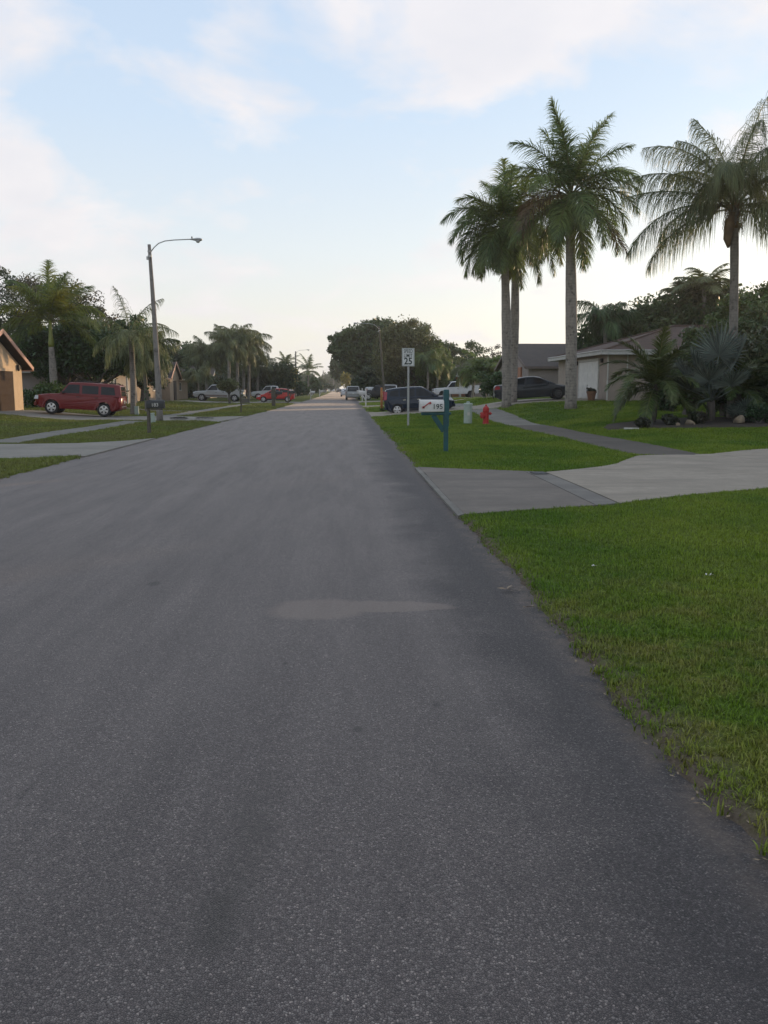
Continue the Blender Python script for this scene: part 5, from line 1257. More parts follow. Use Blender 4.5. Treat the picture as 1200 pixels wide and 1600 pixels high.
def wheel(root, x, y, r, side, rim='rim', w_=.22, spokes=5, fill=False):
    prof = [(r * .62, -w_ / 2 + .01), (r * .66, -w_ / 2), (r * .93, -w_ / 2 + .005), (r, -w_ / 2 + .04), (r, w_ / 2 - .04), (r * .93, w_ / 2 - .005), (r * .66, w_ / 2), (r * .62, w_ / 2 - .03), (.02, w_ / 2 - .09), (.0, w_ / 2 - .09)]
    mt = Matrix.Rotation(-PI / 2 * side, 4, 'X')
    o = MB().lathe(prof, 26, mt, cap=True).build('wheel', M['tyre'], root, loc=(x, y, r)); 
    for p in o.data.polygons: p.use_smooth = len(p.vertices) == 4
    k = MB(); R_ = r * .63
    k.lathe([(R_, w_ / 2 - .03), (R_ * 1.02, w_ / 2 + .002), (R_ * .90, w_ / 2 + .004), (R_ * .86, w_ / 2 - .03)], 26, mt, cap=False)
    for i in range(spokes):
        a = 2 * PI * i / spokes + .3
        for s in ((-.0,) if spokes < 8 else (0,)):
            m2 = mt @ Matrix.Rotation(a, 4, 'Z'); o0 = len(k.v)
            hw0, hw1 = r * .10, r * (.17 if not fill else .21); zz = w_ / 2 - .015
            vs = [(.0, -hw0, zz), (R_ * .93, -hw1, zz - .005), (R_ * .93, hw1, zz - .005), (.0, hw0, zz), (.0, -hw0, zz - .03), (R_ * .93, -hw1, zz - .035), (R_ * .93, hw1, zz - .035), (0, hw0, zz - .03)]
            k.add([m2 @ Vector(v) for v in vs], [(0, 1, 2, 3), (7, 6, 5, 4), (0, 4, 5, 1), (3, 2, 6, 7), (1, 5, 6, 2)])
    k.lathe([(r * .16, w_ / 2 - .03), (r * .15, w_ / 2 + .0), (r * .05, w_ / 2 + .01)], 14, mt, cap=True)
    k.build('rim', M[rim], o)
    return o
def side_panel(name, mat, root, poly, yfun, off, side, th=.006, bevel=0):
    """thin shaped panel lying on the flank, poly in (x,z)"""
    n = len(poly); vs = []
    for d in (off, off - th):
        for x, z in poly: vs.append((x, side * (yfun(z) + d), z))
    fs = [tuple(range(n)), tuple(range(2 * n - 1, n - 1, -1))] + [(i, n + i, n + (i + 1) % n, (i + 1) % n) for i in range(n)]
    o = MB().add(vs, fs).build(name, M[mat], root); return fix_normals(o)
def cross_panel(name, mat, root, p0, p1, w0, w1, off=.006, th=.008):
    """panel across the car between profile points p0 (x,z) and p1, half widths w0,w1"""
    d = Vector((p1[0] - p0[0], 0, p1[1] - p0[1])).normalized(); nn = Vector((-d.z, 0, d.x))
    if nn.z < 0: nn = -nn
    q = [Vector((p0[0], -w0, p0[1])), Vector((p0[0], w0, p0[1])), Vector((p1[0], w1, p1[1])), Vector((p1[0], -w1, p1[1]))]
    vs = [v + nn * off for v in q] + [v + nn * (off - th) for v in q]
    return fix_normals(MB().add(vs, [(0, 1, 2, 3), (7, 6, 5, 4), (0, 4, 5, 1), (1, 5, 6, 2), (2, 6, 7, 3), (3, 7, 4, 0)]).build(name, M[mat], root))
def vehicle(name, label, cat, loc, rz, S_, group=None):
    root = empty(name, loc, rz, label, cat, group)
    L_, Wd, r = S_['L'], S_['W'], S_['r']; wx = S_['wheels']; paint = S_['paint']
    top = S_['top']; zb = S_.get('zb', .26); ra = r * S_.get('arch', 1.16)
    pl = body_poly(top, zb, [(a, r) for a in wx], ra, top[0][0], top[-1][0])
    vs, fs = loft_body(pl, Wd, max(wx) + .1, min(wx) - .1, S_.get('shrink', .14))
    b = fix_normals(MB().add(vs, fs).build('body', M[paint], root, bevel=.018))
    for p in b.data.polygons: p.use_smooth = len(p.vertices) == 4
    zt0 = max(p[1] for p in pl); zb0 = min(p[1] for p in pl)
    yb = lambda z: Wd / 2 * (1 - .045 * (2 * (z - zb0) / (zt0 - zb0) - 1.05) ** 2)
    cab = S_['cab']; czb, czt = min(p[1] for p in cab), max(p[1] for p in cab); cw = Wd * S_.get('cabw', .94); tum = S_.get('tum', .16)
    vs, fs = loft_body(cab, cw, 99, -99, 0, tum, .05)
    c = fix_normals(MB().add(vs, fs).build('cabin', M[S_.get('roofpaint', paint)], root, bevel=.02))
    for p in c.data.polygons: p.use_smooth = len(p.vertices) == 4
    yc = lambda z: cw / 2 * (1 - tum * max(0, (z - czb) / (czt - czb)))
    for s in (-1, 1):
        for wpoly in S_['windows']: side_panel('side_window', 'glass', root, wpoly, yc, .007, s)
        for dpoly in S_.get('doors', []):
            dr = side_panel('door', paint, root, dpoly, yb, .007, s, .012)
            hx = min(p[0] for p in dpoly) + .16; hz = max(p[1] for p in dpoly) - .11
            MB().box((hx, s * (yb(hz) + .018), hz), (.17, .03, .035)).build('handle', M[S_.get('handle', paint)], dr)
        for tp in S_.get('tail', []): side_panel('taillight', 'taillight', root, tp, yb, .010, s, .03)
        for tp in S_.get('head', []): side_panel('headlight', 'headlight', root, tp, yb, .008, s, .03)
        if S_.get('cladding'): side_panel('sill_trim', S_['cladding'], root, [(min(wx) + ra + .03, zb + .01), (max(wx) - ra - .03, zb + .01), (max(wx) - ra - .0, zb + .15), (min(wx) + ra + .0, zb + .15)], yb, .014, s, .03)
        if S_.get('flare'):
            for a in wx:
                k = MB(); K = 14; V_ = []
                for i in range(K + 1):
                    th = PI * (i / K) * 1.06 - .09
                    for rr_, oo in ((ra * .985, -.02), (ra * .985, .03), (ra * 1.13, .022), (ra * 1.15, -.02)): V_.append((a + rr_ * math.cos(th), s * (yb(.6) + oo), r + rr_ * math.sin(th)))
                k.add(V_, [(i * 4 + j, (i + 1) * 4 + j, (i + 1) * 4 + (j + 1) % 4, i * 4 + (j + 1) % 4) for i in range(K) for j in range(4)])
                fix_normals(k.build('wheel_flare', M[S_['flare']], root))
        mx_, mz_ = S_['mirror']
        mm = MB(); mm.box((mx_, s * (cw / 2 + .11), mz_), (.10, .17, .13)); mm.build('mirror', M[S_.get('mirrorpaint', 'trim')], root, bevel=.02)
        for a in wx: wheel(root, a, s * (Wd / 2 - .125), r, s, S_.get('rim', 'rim'), .22, S_.get('spokes', 5), S_.get('fillrim', False))
    cross_panel('windshield', 'glass', root, *S_['wind'][:2], *S_['wind'][2:])
    if S_.get('rearwin'): cross_panel('rear_window', 'glass', root, *S_['rearwin'][:2], *S_['rearwin'][2:])
    x0, x1 = top[0][0], top[-1][0]
    bb = MB(); bb.box((x0 + .02, 0, zb + .20), (.14, Wd * .86, .17)); bb.build('rear_bumper', M[S_.get('bumper', paint)], root, bevel=.03)
    bb = MB(); bb.box((x1 - .03, 0, zb + .18), (.14, Wd * .84, .20)); bb.build('front_bumper', M[S_.get('bumper', paint)], root, bevel=.03)
    MB().box((x0 - .058, 0, zb + S_.get('platez', .30)), (.012, .31, .16)).build('licence_plate', M['plate'], root)
    if S_.get('grille'): MB().box((x1 - .005, 0, S_['grille']), (.03, Wd * .5, .16)).build('grille', M['trim'], root)
    for e in S_.get('extra', []): e(root)
    # dark underbody
    MB().box(((x0 + x1) / 2, 0, zb + .06), (abs(x1 - x0) - .5, Wd * .72, .14)).build('underbody', M['trim'], root)
    return root

def roof_rails(x0, x1, y, z, mat='trim'):
    def f(root):
        for s in (-1, 1): MB().tube([(x0, s * y, z - .05), (x0 + .08, s * y, z), (x1 - .08, s * y, z), (x1, s * y, z - .05)], .018, 6).build('roof_rail', M[mat], root)
    return f
SUV = dict(L=4.8, W=1.86, r=.375, wheels=(-1.42, 1.40), paint='p_red', zb=.33, arch=1.20,
    top=[(-2.34, .48), (-2.38, .75), (-2.36, 1.08), (-2.0, 1.13), (.65, 1.13), (1.0, 1.14), (1.7, 1.10), (2.18, 1.02), (2.30, .88), (2.34, .6), (2.33, .46)],
    cab=[(-2.34, 1.10), (-2.31, 1.45), (-2.24, 1.75), (-1.7, 1.80), (-.4, 1.81), (.40, 1.79), (.52, 1.75), (.98, 1.13)],
    windows=[[(-2.02, 1.20), (-1.24, 1.20), (-1.24, 1.63), (-1.94, 1.62)], [(-1.10, 1.20), (-.22, 1.20), (-.22, 1.64), (-1.10, 1.64)], [(-.08, 1.20), (.84, 1.18), (.50, 1.65), (-.08, 1.67)]],
    doors=[[(-1.16, .62), (-1.02, .44), (-.20, .44), (-.20, 1.12), (-1.16, 1.12)], [(-.17, .44), (.80, .44), (.80, 1.12), (-.17, 1.12)]],
    tail=[[(-2.36, .86), (-2.22, .86), (-2.22, 1.10), (-2.35, 1.10)]], head=[[(2.10, .78), (2.32, .78), (2.26, .98), (2.10, .99)]],
    wind=((.97, 1.16), (.54, 1.73), .78, .70), rearwin=((-2.345, 1.16), (-2.27, 1.68), .72, .66), mirror=(.78, 1.22), mirrorpaint='trim', cladding='p_red', flare='p_red', rim='rim', bumper='p_red', grille=.85, platez=.52,
    extra=[roof_rails(-2.0, .2, .66, 1.85)], tum=.11, handle='trim')
def soul_rear(root):
    for s in (-1, 1): MB().box((-2.02, s * .74, 1.18), (.06, .15, .50)).build('taillight', M['taillight'], root, bevel=.02)
HATCH = dict(L=4.1, W=1.80, r=.33, wheels=(-1.28, 1.27), paint='p_blue', zb=.24, arch=1.15,
    top=[(-1.97, .38), (-2.03, .62), (-2.02, .98), (-1.6, 1.02), (.65, .99), (1.0, .99), (1.55, .96), (1.86, .86), (2.0, .70), (2.04, .5), (2.02, .36)],
    cab=[(-2.00, .96), (-1.96, 1.35), (-1.86, 1.52), (-1.4, 1.585), (-.5, 1.61), (.1, 1.59), (.28, 1.54), (1.12, .98)],
    windows=[[(-1.66, 1.14), (-1.16, 1.08), (-1.16, 1.46), (-1.60, 1.42)], [(-1.08, 1.07), (-.24, 1.04), (-.24, 1.49), (-1.08, 1.47)], [(-.14, 1.04), (.90, 1.02), (.24, 1.46), (-.14, 1.49)]],
    doors=[[(-1.0, .46), (-.84, .34), (-.20, .34), (-.20, .98), (-1.0, .98)], [(-.17, .34), (.78, .34), (.86, .98), (-.17, .98)]],
    tail=[[(-2.02, .92), (-1.86, .92), (-1.80, 1.38), (-1.97, 1.42)]], head=[[(1.68, .72), (1.98, .68), (1.84, .84), (1.66, .88)]],
    wind=((1.08, 1.0), (.30, 1.53), .74, .62), rearwin=((-2.0, 1.12), (-1.88, 1.48), .62, .58), mirror=(.80, 1.06), mirrorpaint='p_blue', rim='rim', fillrim=True, grille=.60, platez=.40, tum=.13, cladding='trim', handle='chrome', extra=[soul_rear])
SEDAN = dict(L=4.5, W=1.78, r=.33, wheels=(-1.36, 1.32), paint='p_grey', zb=.20, arch=1.13,
    top=[(-2.20, .36), (-2.28, .62), (-2.26, .90), (-2.16, 1.00), (-1.75, 1.02), (-1.2, .95), (.8, .90), (1.3, .86), (1.9, .74), (2.18, .60), (2.24, .42), (2.22, .30)],
    cab=[(-1.86, .98), (-1.45, 1.20), (-1.0, 1.34), (-.45, 1.40), (.0, 1.395), (.35, 1.32), (1.25, .86), (0, .84), (-1.4, .88)],
    windows=[[(-1.30, .99), (-.58, .97), (-.50, 1.30), (-.92, 1.27), (-1.20, 1.14)], [(-.46, .97), (.92, .93), (.34, 1.24), (.0, 1.31), (-.40, 1.32)]],
    doors=[[(-.70, .40), (-.55, .28), (.60, .28), (.74, .88), (-.52, .93), (-.66, .80)]],
    tail=[[(-2.27, .74), (-1.94, .78), (-1.98, .94), (-2.20, .95)]], head=[[(1.74, .60), (2.16, .54), (2.02, .68), (1.72, .74)]],
    wind=((1.16, .91), (.38, 1.30), .70, .58), rearwin=((-1.80, 1.02), (-1.10, 1.31), .66, .56), mirror=(.78, .96), mirrorpaint='p_grey', rim='darkrim', spokes=7, grille=.48, platez=.30, tum=.20, handle='p_grey', bumper='p_grey', cabw=.92, shrink=.22)
def bed_builder(x0, x1, z0, z1, Wd, paint, stripe=None):
    def f(root):
        m = MB(); t = .06; Lb = x1 - x0; ym = Wd / 2 - .045
        for s in (-1, 1): m.box(((x0 + x1) / 2, s * (ym - t / 2), (z0 + z1) / 2), (Lb, t, z1 - z0))
        m.box((x0 + t / 2, 0, (z0 + z1) / 2), (t, Wd - .22, z1 - z0)); m.box((x1 - t / 2, 0, (z0 + z1) / 2), (t, Wd - .22, z1 - z0))
        m.build('bed', M[paint], root, bevel=.015)
        MB().box(((x0 + x1) / 2, 0, z0 + .02), (Lb - .15, Wd - .3, .03)).build('bed_floor', M['trim'], root)
        for s in (-1, 1): MB().box((x0 - .012, s * (Wd / 2 - .13), z1 - .22), (.03, .12, .34)).build('taillight', M['taillight'], root)
    return f
PICK = dict(L=5.3, W=1.92, r=.38, wheels=(-1.62, 1.62), paint='p_white', zb=.42, arch=1.22,
    top=[(-2.62, .60), (-2.66, .80), (-2.66, 1.0), (-.42, 1.0), (-.4, 1.10), (1.05, 1.10), (1.35, 1.14), (2.3, 1.08), (2.50, .98), (2.56, .8), (2.55, .58)],
    cab=[(-.42, 1.06), (-.42, 1.60), (-.36, 1.78), (.1, 1.82), (.48, 1.80), (.60, 1.75), (1.16, 1.12)],
    windows=[[(-.24, 1.20), (.98, 1.18), (.54, 1.70), (.0, 1.73), (-.24, 1.70)]],
    doors=[[(-.28, .56), (.98, .56), (.98, 1.10), (-.28, 1.10)]],
    head=[[(2.28, .86), (2.54, .84), (2.50, 1.0), (2.28, 1.02)]], wind=((1.12, 1.16), (.62, 1.73), .76, .66), rearwin=((-.42, 1.26), (-.40, 1.66), .6, .55),
    mirror=(.88, 1.26), rim='darkrim', bumper='chrome', grille=.86, platez=.25, tum=.14, handle='trim', extra=[bed_builder(-2.66, -.46, .995, 1.34, 1.92, 'p_white')], shrink=.08)
XCAB = dict(PICK, paint='p_silver', L=5.7, wheels=(-1.85, 1.72),
    top=[(-2.86, .60), (-2.90, .80), (-2.90, 1.0), (-.92, 1.0), (-.9, 1.08), (1.15, 1.08), (1.45, 1.12), (2.4, 1.04), (2.62, .95), (2.68, .8), (2.67, .58)],
    cab=[(-.92, 1.04), (-.92, 1.58), (-.86, 1.76), (-.3, 1.81), (.55, 1.79), (.70, 1.74), (1.28, 1.10)],
    windows=[[(-.76, 1.20), (-.14, 1.20), (-.14, 1.70), (-.76, 1.67)], [(.0, 1.20), (1.10, 1.18), (.64, 1.68), (.0, 1.72)]],
    doors=[[(-.80, .56), (-.06, .56), (-.06, 1.08), (-.80, 1.08)], [(-.03, .56), (1.08, .56), (1.08, 1.08), (-.03, 1.08)]],
    head=[[(2.40, .82), (2.66, .80), (2.62, .96), (2.40, .98)]], wind=((1.24, 1.14), (.72, 1.72), .76, .66), rearwin=((-.92, 1.24), (-.90, 1.64), .6, .55), mirror=(1.0, 1.24),
    extra=[bed_builder(-2.90, -.96, .995, 1.30, 1.92, 'p_silver')], cladding='p_silver', rim='rim')
COMPACT = dict(HATCH, L=4.0, paint='p_brightred', W=1.74, r=.31,
    top=[(-1.92, .36), (-1.98, .60), (-1.96, .90), (-1.6, .96), (.6, .90), (1.1, .88), (1.6, .80), (1.88, .70), (1.98, .52), (1.96, .34)],
    cab=[(-1.92, .90), (-1.72, 1.18), (-1.35, 1.38), (-.6, 1.46), (-.1, 1.45), (.2, 1.39), (1.20, .87), (0, .86)],
    windows=[[(-1.48, 1.04), (-.52, 1.0), (-.46, 1.38), (-.70, 1.38), (-1.28, 1.28)], [(-.40, 1.0), (.88, .95), (.18, 1.33), (-.36, 1.38)]],
    doors=[[(-1.0, .46), (-.84, .34), (-.46, .34), (-.46, .90), (-1.0, .90)], [(-.43, .34), (.66, .34), (.74, .89), (-.43, .90)]],
    tail=[[(-1.96, .72), (-1.80, .74), (-1.76, .92), (-1.93, .94)]], head=[[(1.55, .60), (1.92, .54), (1.80, .70), (1.55, .76)]],
    wind=((1.14, .90), (.24, 1.38), .70, .58), rearwin=((-1.90, .98), (-1.42, 1.36), .62, .52), mirror=(.72, .96), mirrorpaint='p_brightred', extra=[], handle='p_brightred', grille=.5)

def at(px, D): x = W(px, 607, D)[0]; return (x, D, Tz(x, D) + .03)
def slope_fit(o, half):      # rest a vehicle on the slope along its length
    x, y = o.location.x, o.location.y; c, s = math.cos(o.rotation_euler.z), math.sin(o.rotation_euler.z)
    zf, zr_ = Tz(x + c * half, y + s * half), Tz(x - c * half, y - s * half)
    o.location.z = (zf + zr_) / 2 + .03; o.rotation_euler = (0, -math.atan2(zf - zr_, 2 * half), o.rotation_euler.z)
v = vehicle('parked_car', 'dark red boxy SUV with silver wheels parked before the peach garage', 'car', at(124.5, 45.6), R(180 + 5), SUV); slope_fit(v, 1.4); v.scale = (.91, .93, .93)
v = vehicle('parked_car', 'dark blue boxy hatchback parked across the verge behind the speed limit sign', 'car', at(656, 50.6), R(-4), HATCH); slope_fit(v, 1.3)
v.location.z = .03
v = vehicle('parked_car', 'dark grey coupe parked nose to the house behind the twin palm trunks', 'car', at(834, 50.0), R(-6), SEDAN); slope_fit(v, 1.3)
v = vehicle('pickup_truck', 'white single-cab pickup facing the street beyond the blue hatchback', 'pickup truck', at(712, 97.0), R(180 + 3), PICK); slope_fit(v, 1.6)
v = vehicle('pickup_truck', 'silver extended-cab pickup on the lawn behind the small umbrella tree', 'pickup truck', at(341, 97), R(180), XCAB); slope_fit(v, 1.8)
for s in (-1, 1): MB().box((.15, s * .975, .62), (2.4, .02, .16)).build('side_stripe', M['stripe'], v)
v = vehicle('parked_car', 'bright red hatchback at the end of a left driveway near the road', 'car', at(431, 93), R(180), COMPACT); slope_fit(v, 1.2)
v = vehicle('pickup_truck', 'white pickup with crew cab partly hidden behind the bright red hatchback', 'pickup truck', at(424, 118), R(180), dict(XCAB, paint='p_white', extra=[bed_builder(-2.90, -.96, .995, 1.30, 1.92, 'p_white')])); slope_fit(v, 1.8)
v = vehicle('parked_car', 'silver SUV parked on the right road edge, seen from behind', 'car', (W(551, 607, 114)[0], 114, .0), R(91), dict(SUV, paint='p_silver', flare=None, cladding=None, bumper='p_silver', extra=[]))
v = vehicle('parked_car', 'small white car parked ahead of the silver SUV on the road edge', 'car', (W(539.5, 607, 165)[0], 165, .0), R(92), dict(COMPACT, paint='p_white', mirrorpaint='p_white', handle='p_white'))
v = vehicle('parked_car', 'black SUV parked in the shade beneath the great verge trees', 'car', at(593, 106), R(180), dict(SUV, paint='p_black', flare=None, cladding=None, bumper='p_black', extra=[]))
v = vehicle('parked_car', 'white van-like car half hidden left of the black SUV under the trees', 'car', at(579, 119), R(95), dict(HATCH, paint='p_white', mirrorpaint='p_white'))
v = vehicle('pickup_truck', 'white pickup seen end-on behind the tail of the blue hatchback', 'pickup truck', at(609, 104), R(270), PICK)
far = [(452, 165, 'SUV', 'p_black', 180, 'black SUV parked just past the second lamp pole on the left'), (470, 192, 'HATCH', 'p_white', 180, 'pale car parked in a left driveway under the right coconut palm'), (480, 222, 'COMPACT', 'p_silver', 200, 'silver car in a distant left driveway before the clipped trees'),
       (491, 262, 'SUV', 'p_white', 180, 'white SUV in a distant left driveway among clipped trees'), (502, 300, 'HATCH', 'p_silver', 180, 'silver hatchback in a far left driveway'), (520, 380, 'SUV', 'p_white', 90, 'white vehicle parked on the left near the end of the road'), (529, 330, 'SEDAN', 'p_black', 100, 'dark car parked near the far end of the road')]
for px, D, kind, pt, rz, lb in far:
    sp_ = dict({'SUV': SUV, 'HATCH': HATCH, 'COMPACT': COMPACT, 'SEDAN': SEDAN}[kind], paint=pt, mirrorpaint=pt, handle=pt, bumper=pt); sp_['flare'] = None; sp_['cladding'] = None
    if kind == 'SUV': sp_['extra'] = []
    vehicle('parked_car', lb, 'car', (*at(px, D)[:2], .02), R(rz), sp_)

# ------------------------------------------------------------------ street furniture
def street_lamp(label, base, top, arm_dir, L_arm=2.1, mat='pole', r0=.155, r1=.072, seed=1):
    root = empty('street_lamp', base, 0, label, 'street lamp')
    t = Vector(top) - Vector(base); n = 16
    pts = [t * (k / n) + Vector((math.sin(k / n * PI) * .03, 0, 0)) for k in range(n + 1)]; pts[0] = Vector((0, 0, -.3))
    MB().tube(pts, [r0 + (r1 - r0) * k / n for k in range(n + 1)], 12).build('pole', M[mat], root, True)
    a = Vector(arm_dir).normalized(); s = t + Vector((0, 0, -.30)) + a * r1
    P = [s, s + a * .14 + Vector((0, 0, .18)), s + a * .34 + Vector((0, 0, .36)), s + a * .62 + Vector((0, 0, .47)), s + a * 1.0 + Vector((0, 0, .52)), s + a * (L_arm - .5) + Vector((0, 0, .57))]
    MB().tube(P, .024, 8).build('arm', M['galv'], root, True)
    e = P[-1]
    hd = MB(); prof = [(0, .03), (.12, .05), (.22, .075), (.38, .125), (.52, .12), (.60, .07), (.62, .02)]
    vs = []; K = 12
    for d, r_ in prof: vs += [e + a * (d - .06) + Vector((-a.y, a.x, 0)) * r_ * math.cos(2 * PI * k / K) + Vector((0, 0, 1)) * (r_ * .62 * math.sin(2 * PI * k / K) - .0) for k in range(K)]
    fs = [(i * K + k, i * K + (k + 1) % K, (i + 1) * K + (k + 1) % K, (i + 1) * K + k) for i in range(len(prof) - 1) for k in range(K)] + [tuple(range(K)), tuple((len(prof) - 1) * K + k for k in range(K))]
    lh = fix_normals(hd.add(vs, fs).build('lamp_head', M['galv'], root, True))
    ln = MB().lathe([(.02, -.11), (.07, -.09), (.10, -.04), (.105, .0)], 12, Matrix.Translation(e + a * .36 + Vector((0, 0, -.04)))).build('lens', M['headlight'], lh, True)
    MB().lathe([(.028, 0), (.03, .05), (.022, .085)], 8, Matrix.Translation(e + a * .10 + Vector((0, 0, .04)))).build('photocell', M['trim'], lh)
    m = MB(); m.tube([t + Vector((0, 0, -.33)), t + Vector((0, 0, -.27))], r1 + .012, 10); m.tube([t * .93 - Vector((.0, 0, 0)), t * .93 + Vector((0, 0, .09))], r1 + .02, 10); m.box(t * .925 + Vector((-r1 - .03, 0, 0)), (.09, .09, .14)); m.build('band', M['galv'], root)
    return root
gb = G(250, 657, .05); D_ = gb[1]
street_lamp('tall weathered street lamp pole nearest the camera on the left, beside the green cabinet', (gb[0], D_, Tz(gb[0], D_)), W(233, 382, D_), (1, .12, 0), 2.2)
b_ = on(461, 158); street_lamp('second street lamp on the left, between the two coconut palms', b_, W(462, 549, 158), (1, 0, 0), 2.3, r0=.2, r1=.12)
b_ = on(505, 330); street_lamp('third, distant street lamp on the left side', b_, W(505, 579, 330), (1, 0, 0), 2.6, r0=.22, r1=.14)
b_ = on(601, 95); street_lamp('leaning street lamp on the right verge in front of the great tree', b_, W(592, 509, 95), (-1, 0, 0), 2.6, mat='wood', r0=.13, r1=.075)
b_ = on(521, 400); street_lamp('farthest street lamp where the road ends', b_, W(521, 588, 400), (1, 0, 0), 2.6, r0=.25, r1=.16)

# orange post
b_ = (W(597.5, 607, 53.4)[0], 54.6, 0)
b_ = (b_[0], 54.6, Tz(b_[0], 54.6))
o = empty('marker_post', b_, 0, 'orange-painted wooden post at the driveway edge left of the blue hatchback', 'post')
MB().tube([(0, 0, -.2), (.0, 0, 1.5)], .075, 8).build('post', M['orangewood'], o, True)
MB().lathe([(.076, 0), (.06, .03), (.01, .05)], 8, Matrix.Translation((0, 0, 1.5))).build('cap', M['wood'], o)
# tuft of weeds at its foot
shrub('tuft of tall weeds at the foot of the orange post', (b_[0] + .05, b_[1] - .3, b_[2]), .22, .22, .05, 'bright', 6, 40, 210, cat='weeds')

# speed limit sign
b_ = on(638, 34.4)
o = empty('speed_limit_sign', b_, 0, 'white SPEED LIMIT 25 sign on a thin post in the grass strip', 'road sign')
ztop = W(636.5, 544, 34.4)[2] - b_[2]; hh = .70; ww = .49
ps = MB(); ps.box((0, .02, ztop / 2 - .1), (.06, .028, ztop + .1)); 
for s in (-1, 1): ps.box((s * .032, .008, ztop / 2 - .1), (.014, .03, ztop + .1))
ps.build('post', M['galv'], o)
pn = MB(); pn.box((-.01, -.018, ztop - hh / 2), (ww, .006, hh)); pn.build('sign_panel', M['sign'], o, bevel=.002)
sp = o.children[-1]
bd = MB()
for s in (-1, 1): bd.box((-.01 + s * (ww / 2 - .022), -.0225, ztop - hh / 2), (.009, .002, hh - .035)); bd.box((-.01, -.0226, ztop - hh / 2 + s * (hh / 2 - .022)), (ww - .053, .002, .009))
bd.build('sign_border', M['ink'], sp)
RX = (R(90), 0, 0)
text_obj('lettering', 'SPEED', .20, M['ink'], sp, (-.01, -.024, ztop - .125), RX, .001, .0015, .66)
text_obj('lettering', 'LIMIT', .20, M['ink'], sp, (-.01, -.024, ztop - .295), RX, .001, .0015, .74)
text_obj('lettering', '25', .36, M['ink'], sp, (-.01, -.024, ztop - .515), RX, .001, .008, .92)
bt = MB()
for z_ in (.05, hh - .05): bt.lathe([(.012, 0), (.012, .006)], 8, Matrix.Translation((-.01, -.021, ztop - z_)) @ Matrix.Rotation(PI / 2, 4, 'X'))
bt.build('bolt', M['galv'], sp)

# mailbox 195
def mailbox(label, base, boxz, L_, Wb, Hb, body, post, number=None, ncol='ink', side=-1, posth=1.38, flag=True, style='arm', pr=.055, cat='mailbox'):
    """post at the origin; the box reaches from the post towards the road (side = -1: towards -X)"""
    root = empty('mailbox', base, 0, label, cat)
    pm_ = MB()
    if style == 'arm':
        pm_.box((0, 0, (posth - .2) / 2), (pr * 2, pr * 2, posth + .2)); 
        pm_.build('post', M[post], root, bevel=.012)
        MB().box((0, 0, boxz + .08), (pr * 2.5, pr * 2.4, (posth - boxz) + .45)).build('post_sleeve', M[post], root, bevel=.02)
        ar = MB(); ar.box((side * (L_ * .42), -.0, boxz - .05), (L_ * 1.25, Wb * .62, .07)); ar.build('arm', M[post], root, bevel=.02)
        br_ = MB(); a = Vector((side * .05, 0, boxz - .46)); b = Vector((side * (L_ * .55), 0, boxz - .08)); q = (b - a).normalized()
        rot = Matrix((q, Vector((0, 1, 0)), q.cross(Vector((0, 1, 0))))).transposed().to_4x4(); br_.box((a + b) / 2, ((b - a).length, .05, .11), m=rot); br_.build('brace', M[post], root, bevel=.006)
        x0, x1 = side * (pr * 1.1), side * (pr * 1.1 + L_)
    else:
        pm_.tube([(0, 0, -.2), (.01, 0, .5), (-.01, 0, posth)], [pr * 1.1, pr, pr * .9], 9); pm_.build('post', M[post], root)
        x0, x1 = side * (-.04), side * (L_ - .04)
        MB().box(((x0 + x1) / 2, 0, boxz - .03), (L_ * .8, Wb * .7, .04)).build('arm', M[post], root)
    # arched box
    K = 10; sec = [(-Wb / 2, 0), (-Wb / 2, Hb * .5)] + [(-Wb / 2 * math.cos(PI * k / K), Hb * .5 + Hb * .5 * math.sin(PI * k / K)) for k in range(1, K)] + [(Wb / 2, Hb * .5), (Wb / 2, 0)]
    n = len(sec); vs = [(x, y, boxz + z) for x in (x0, x1) for y, z in sec]
    fs = [(k, (k + 1) % n, n + (k + 1) % n, n + k) for k in range(n)] + [tuple(range(n))[::-1], tuple(range(n, 2 * n))]
    bx_ = fix_normals(MB().add(vs, fs).build('box', M[body], root, bevel=.008))
    dv = [(x, y * 1.03, boxz + z * 1.02) for x in (x1 - side * .012, x1 + side * .012) for y, z in sec]
    dr = fix_normals(MB().add(dv, fs).build('door', M[body], root)); MB().box((x1 + side * .02, 0, boxz + Hb * .85), (.02, .05, .03)).build('handle', M['galv'], dr)
    if flag:
        yb_ = -Wb / 2 - .008; fa = Vector((x0 + side * (L_ * .86), yb_, boxz + Hb * .36)); fb = Vector((x0 + side * (L_ * .62), yb_, boxz + Hb * .74)); q = (fb - fa).normalized()
        rot = Matrix((q, Vector((0, 1, 0)), q.cross(Vector((0, 1, 0))))).transposed().to_4x4()
        f = MB(); f.box((fa + fb) / 2, ((fb - fa).length, .006, .022), m=rot); f.box(fa, (.052, .007, .050)); f.box(fb + q * .01 + Vector((.012, 0, -.012)), (.05, .007, .05), m=rot); 
        f.build('flag', M['flag'], root)
        h2 = MB().lathe([(.016, 0), (.016, .012)], 10, Matrix.Translation(fa + Vector((0, -.003, 0))) @ Matrix.Rotation(PI / 2, 4, 'X')).build('pivot', M['ink'], root)
    if number:
        text_obj('lettering', number, Hb * .60, M[ncol], bx_, (x0 + side * (L_ * (.27 if flag else .5)), -Wb / 2 - .004, boxz + Hb * .40), RX, .001, .0015, 1.0)
    return root
b_ = on(697.5, 20.2)
mailbox('white mailbox numbered 195 on a teal wooden post, nearest the driveway', b_, W(680, 643, 20.2)[2] - b_[2], .56, .20, .275, 'white', 'teal', '195', posth=W(697, 615.5, 20.2)[2] - b_[2], pr=.052)
b_ = on(230, 28.6)
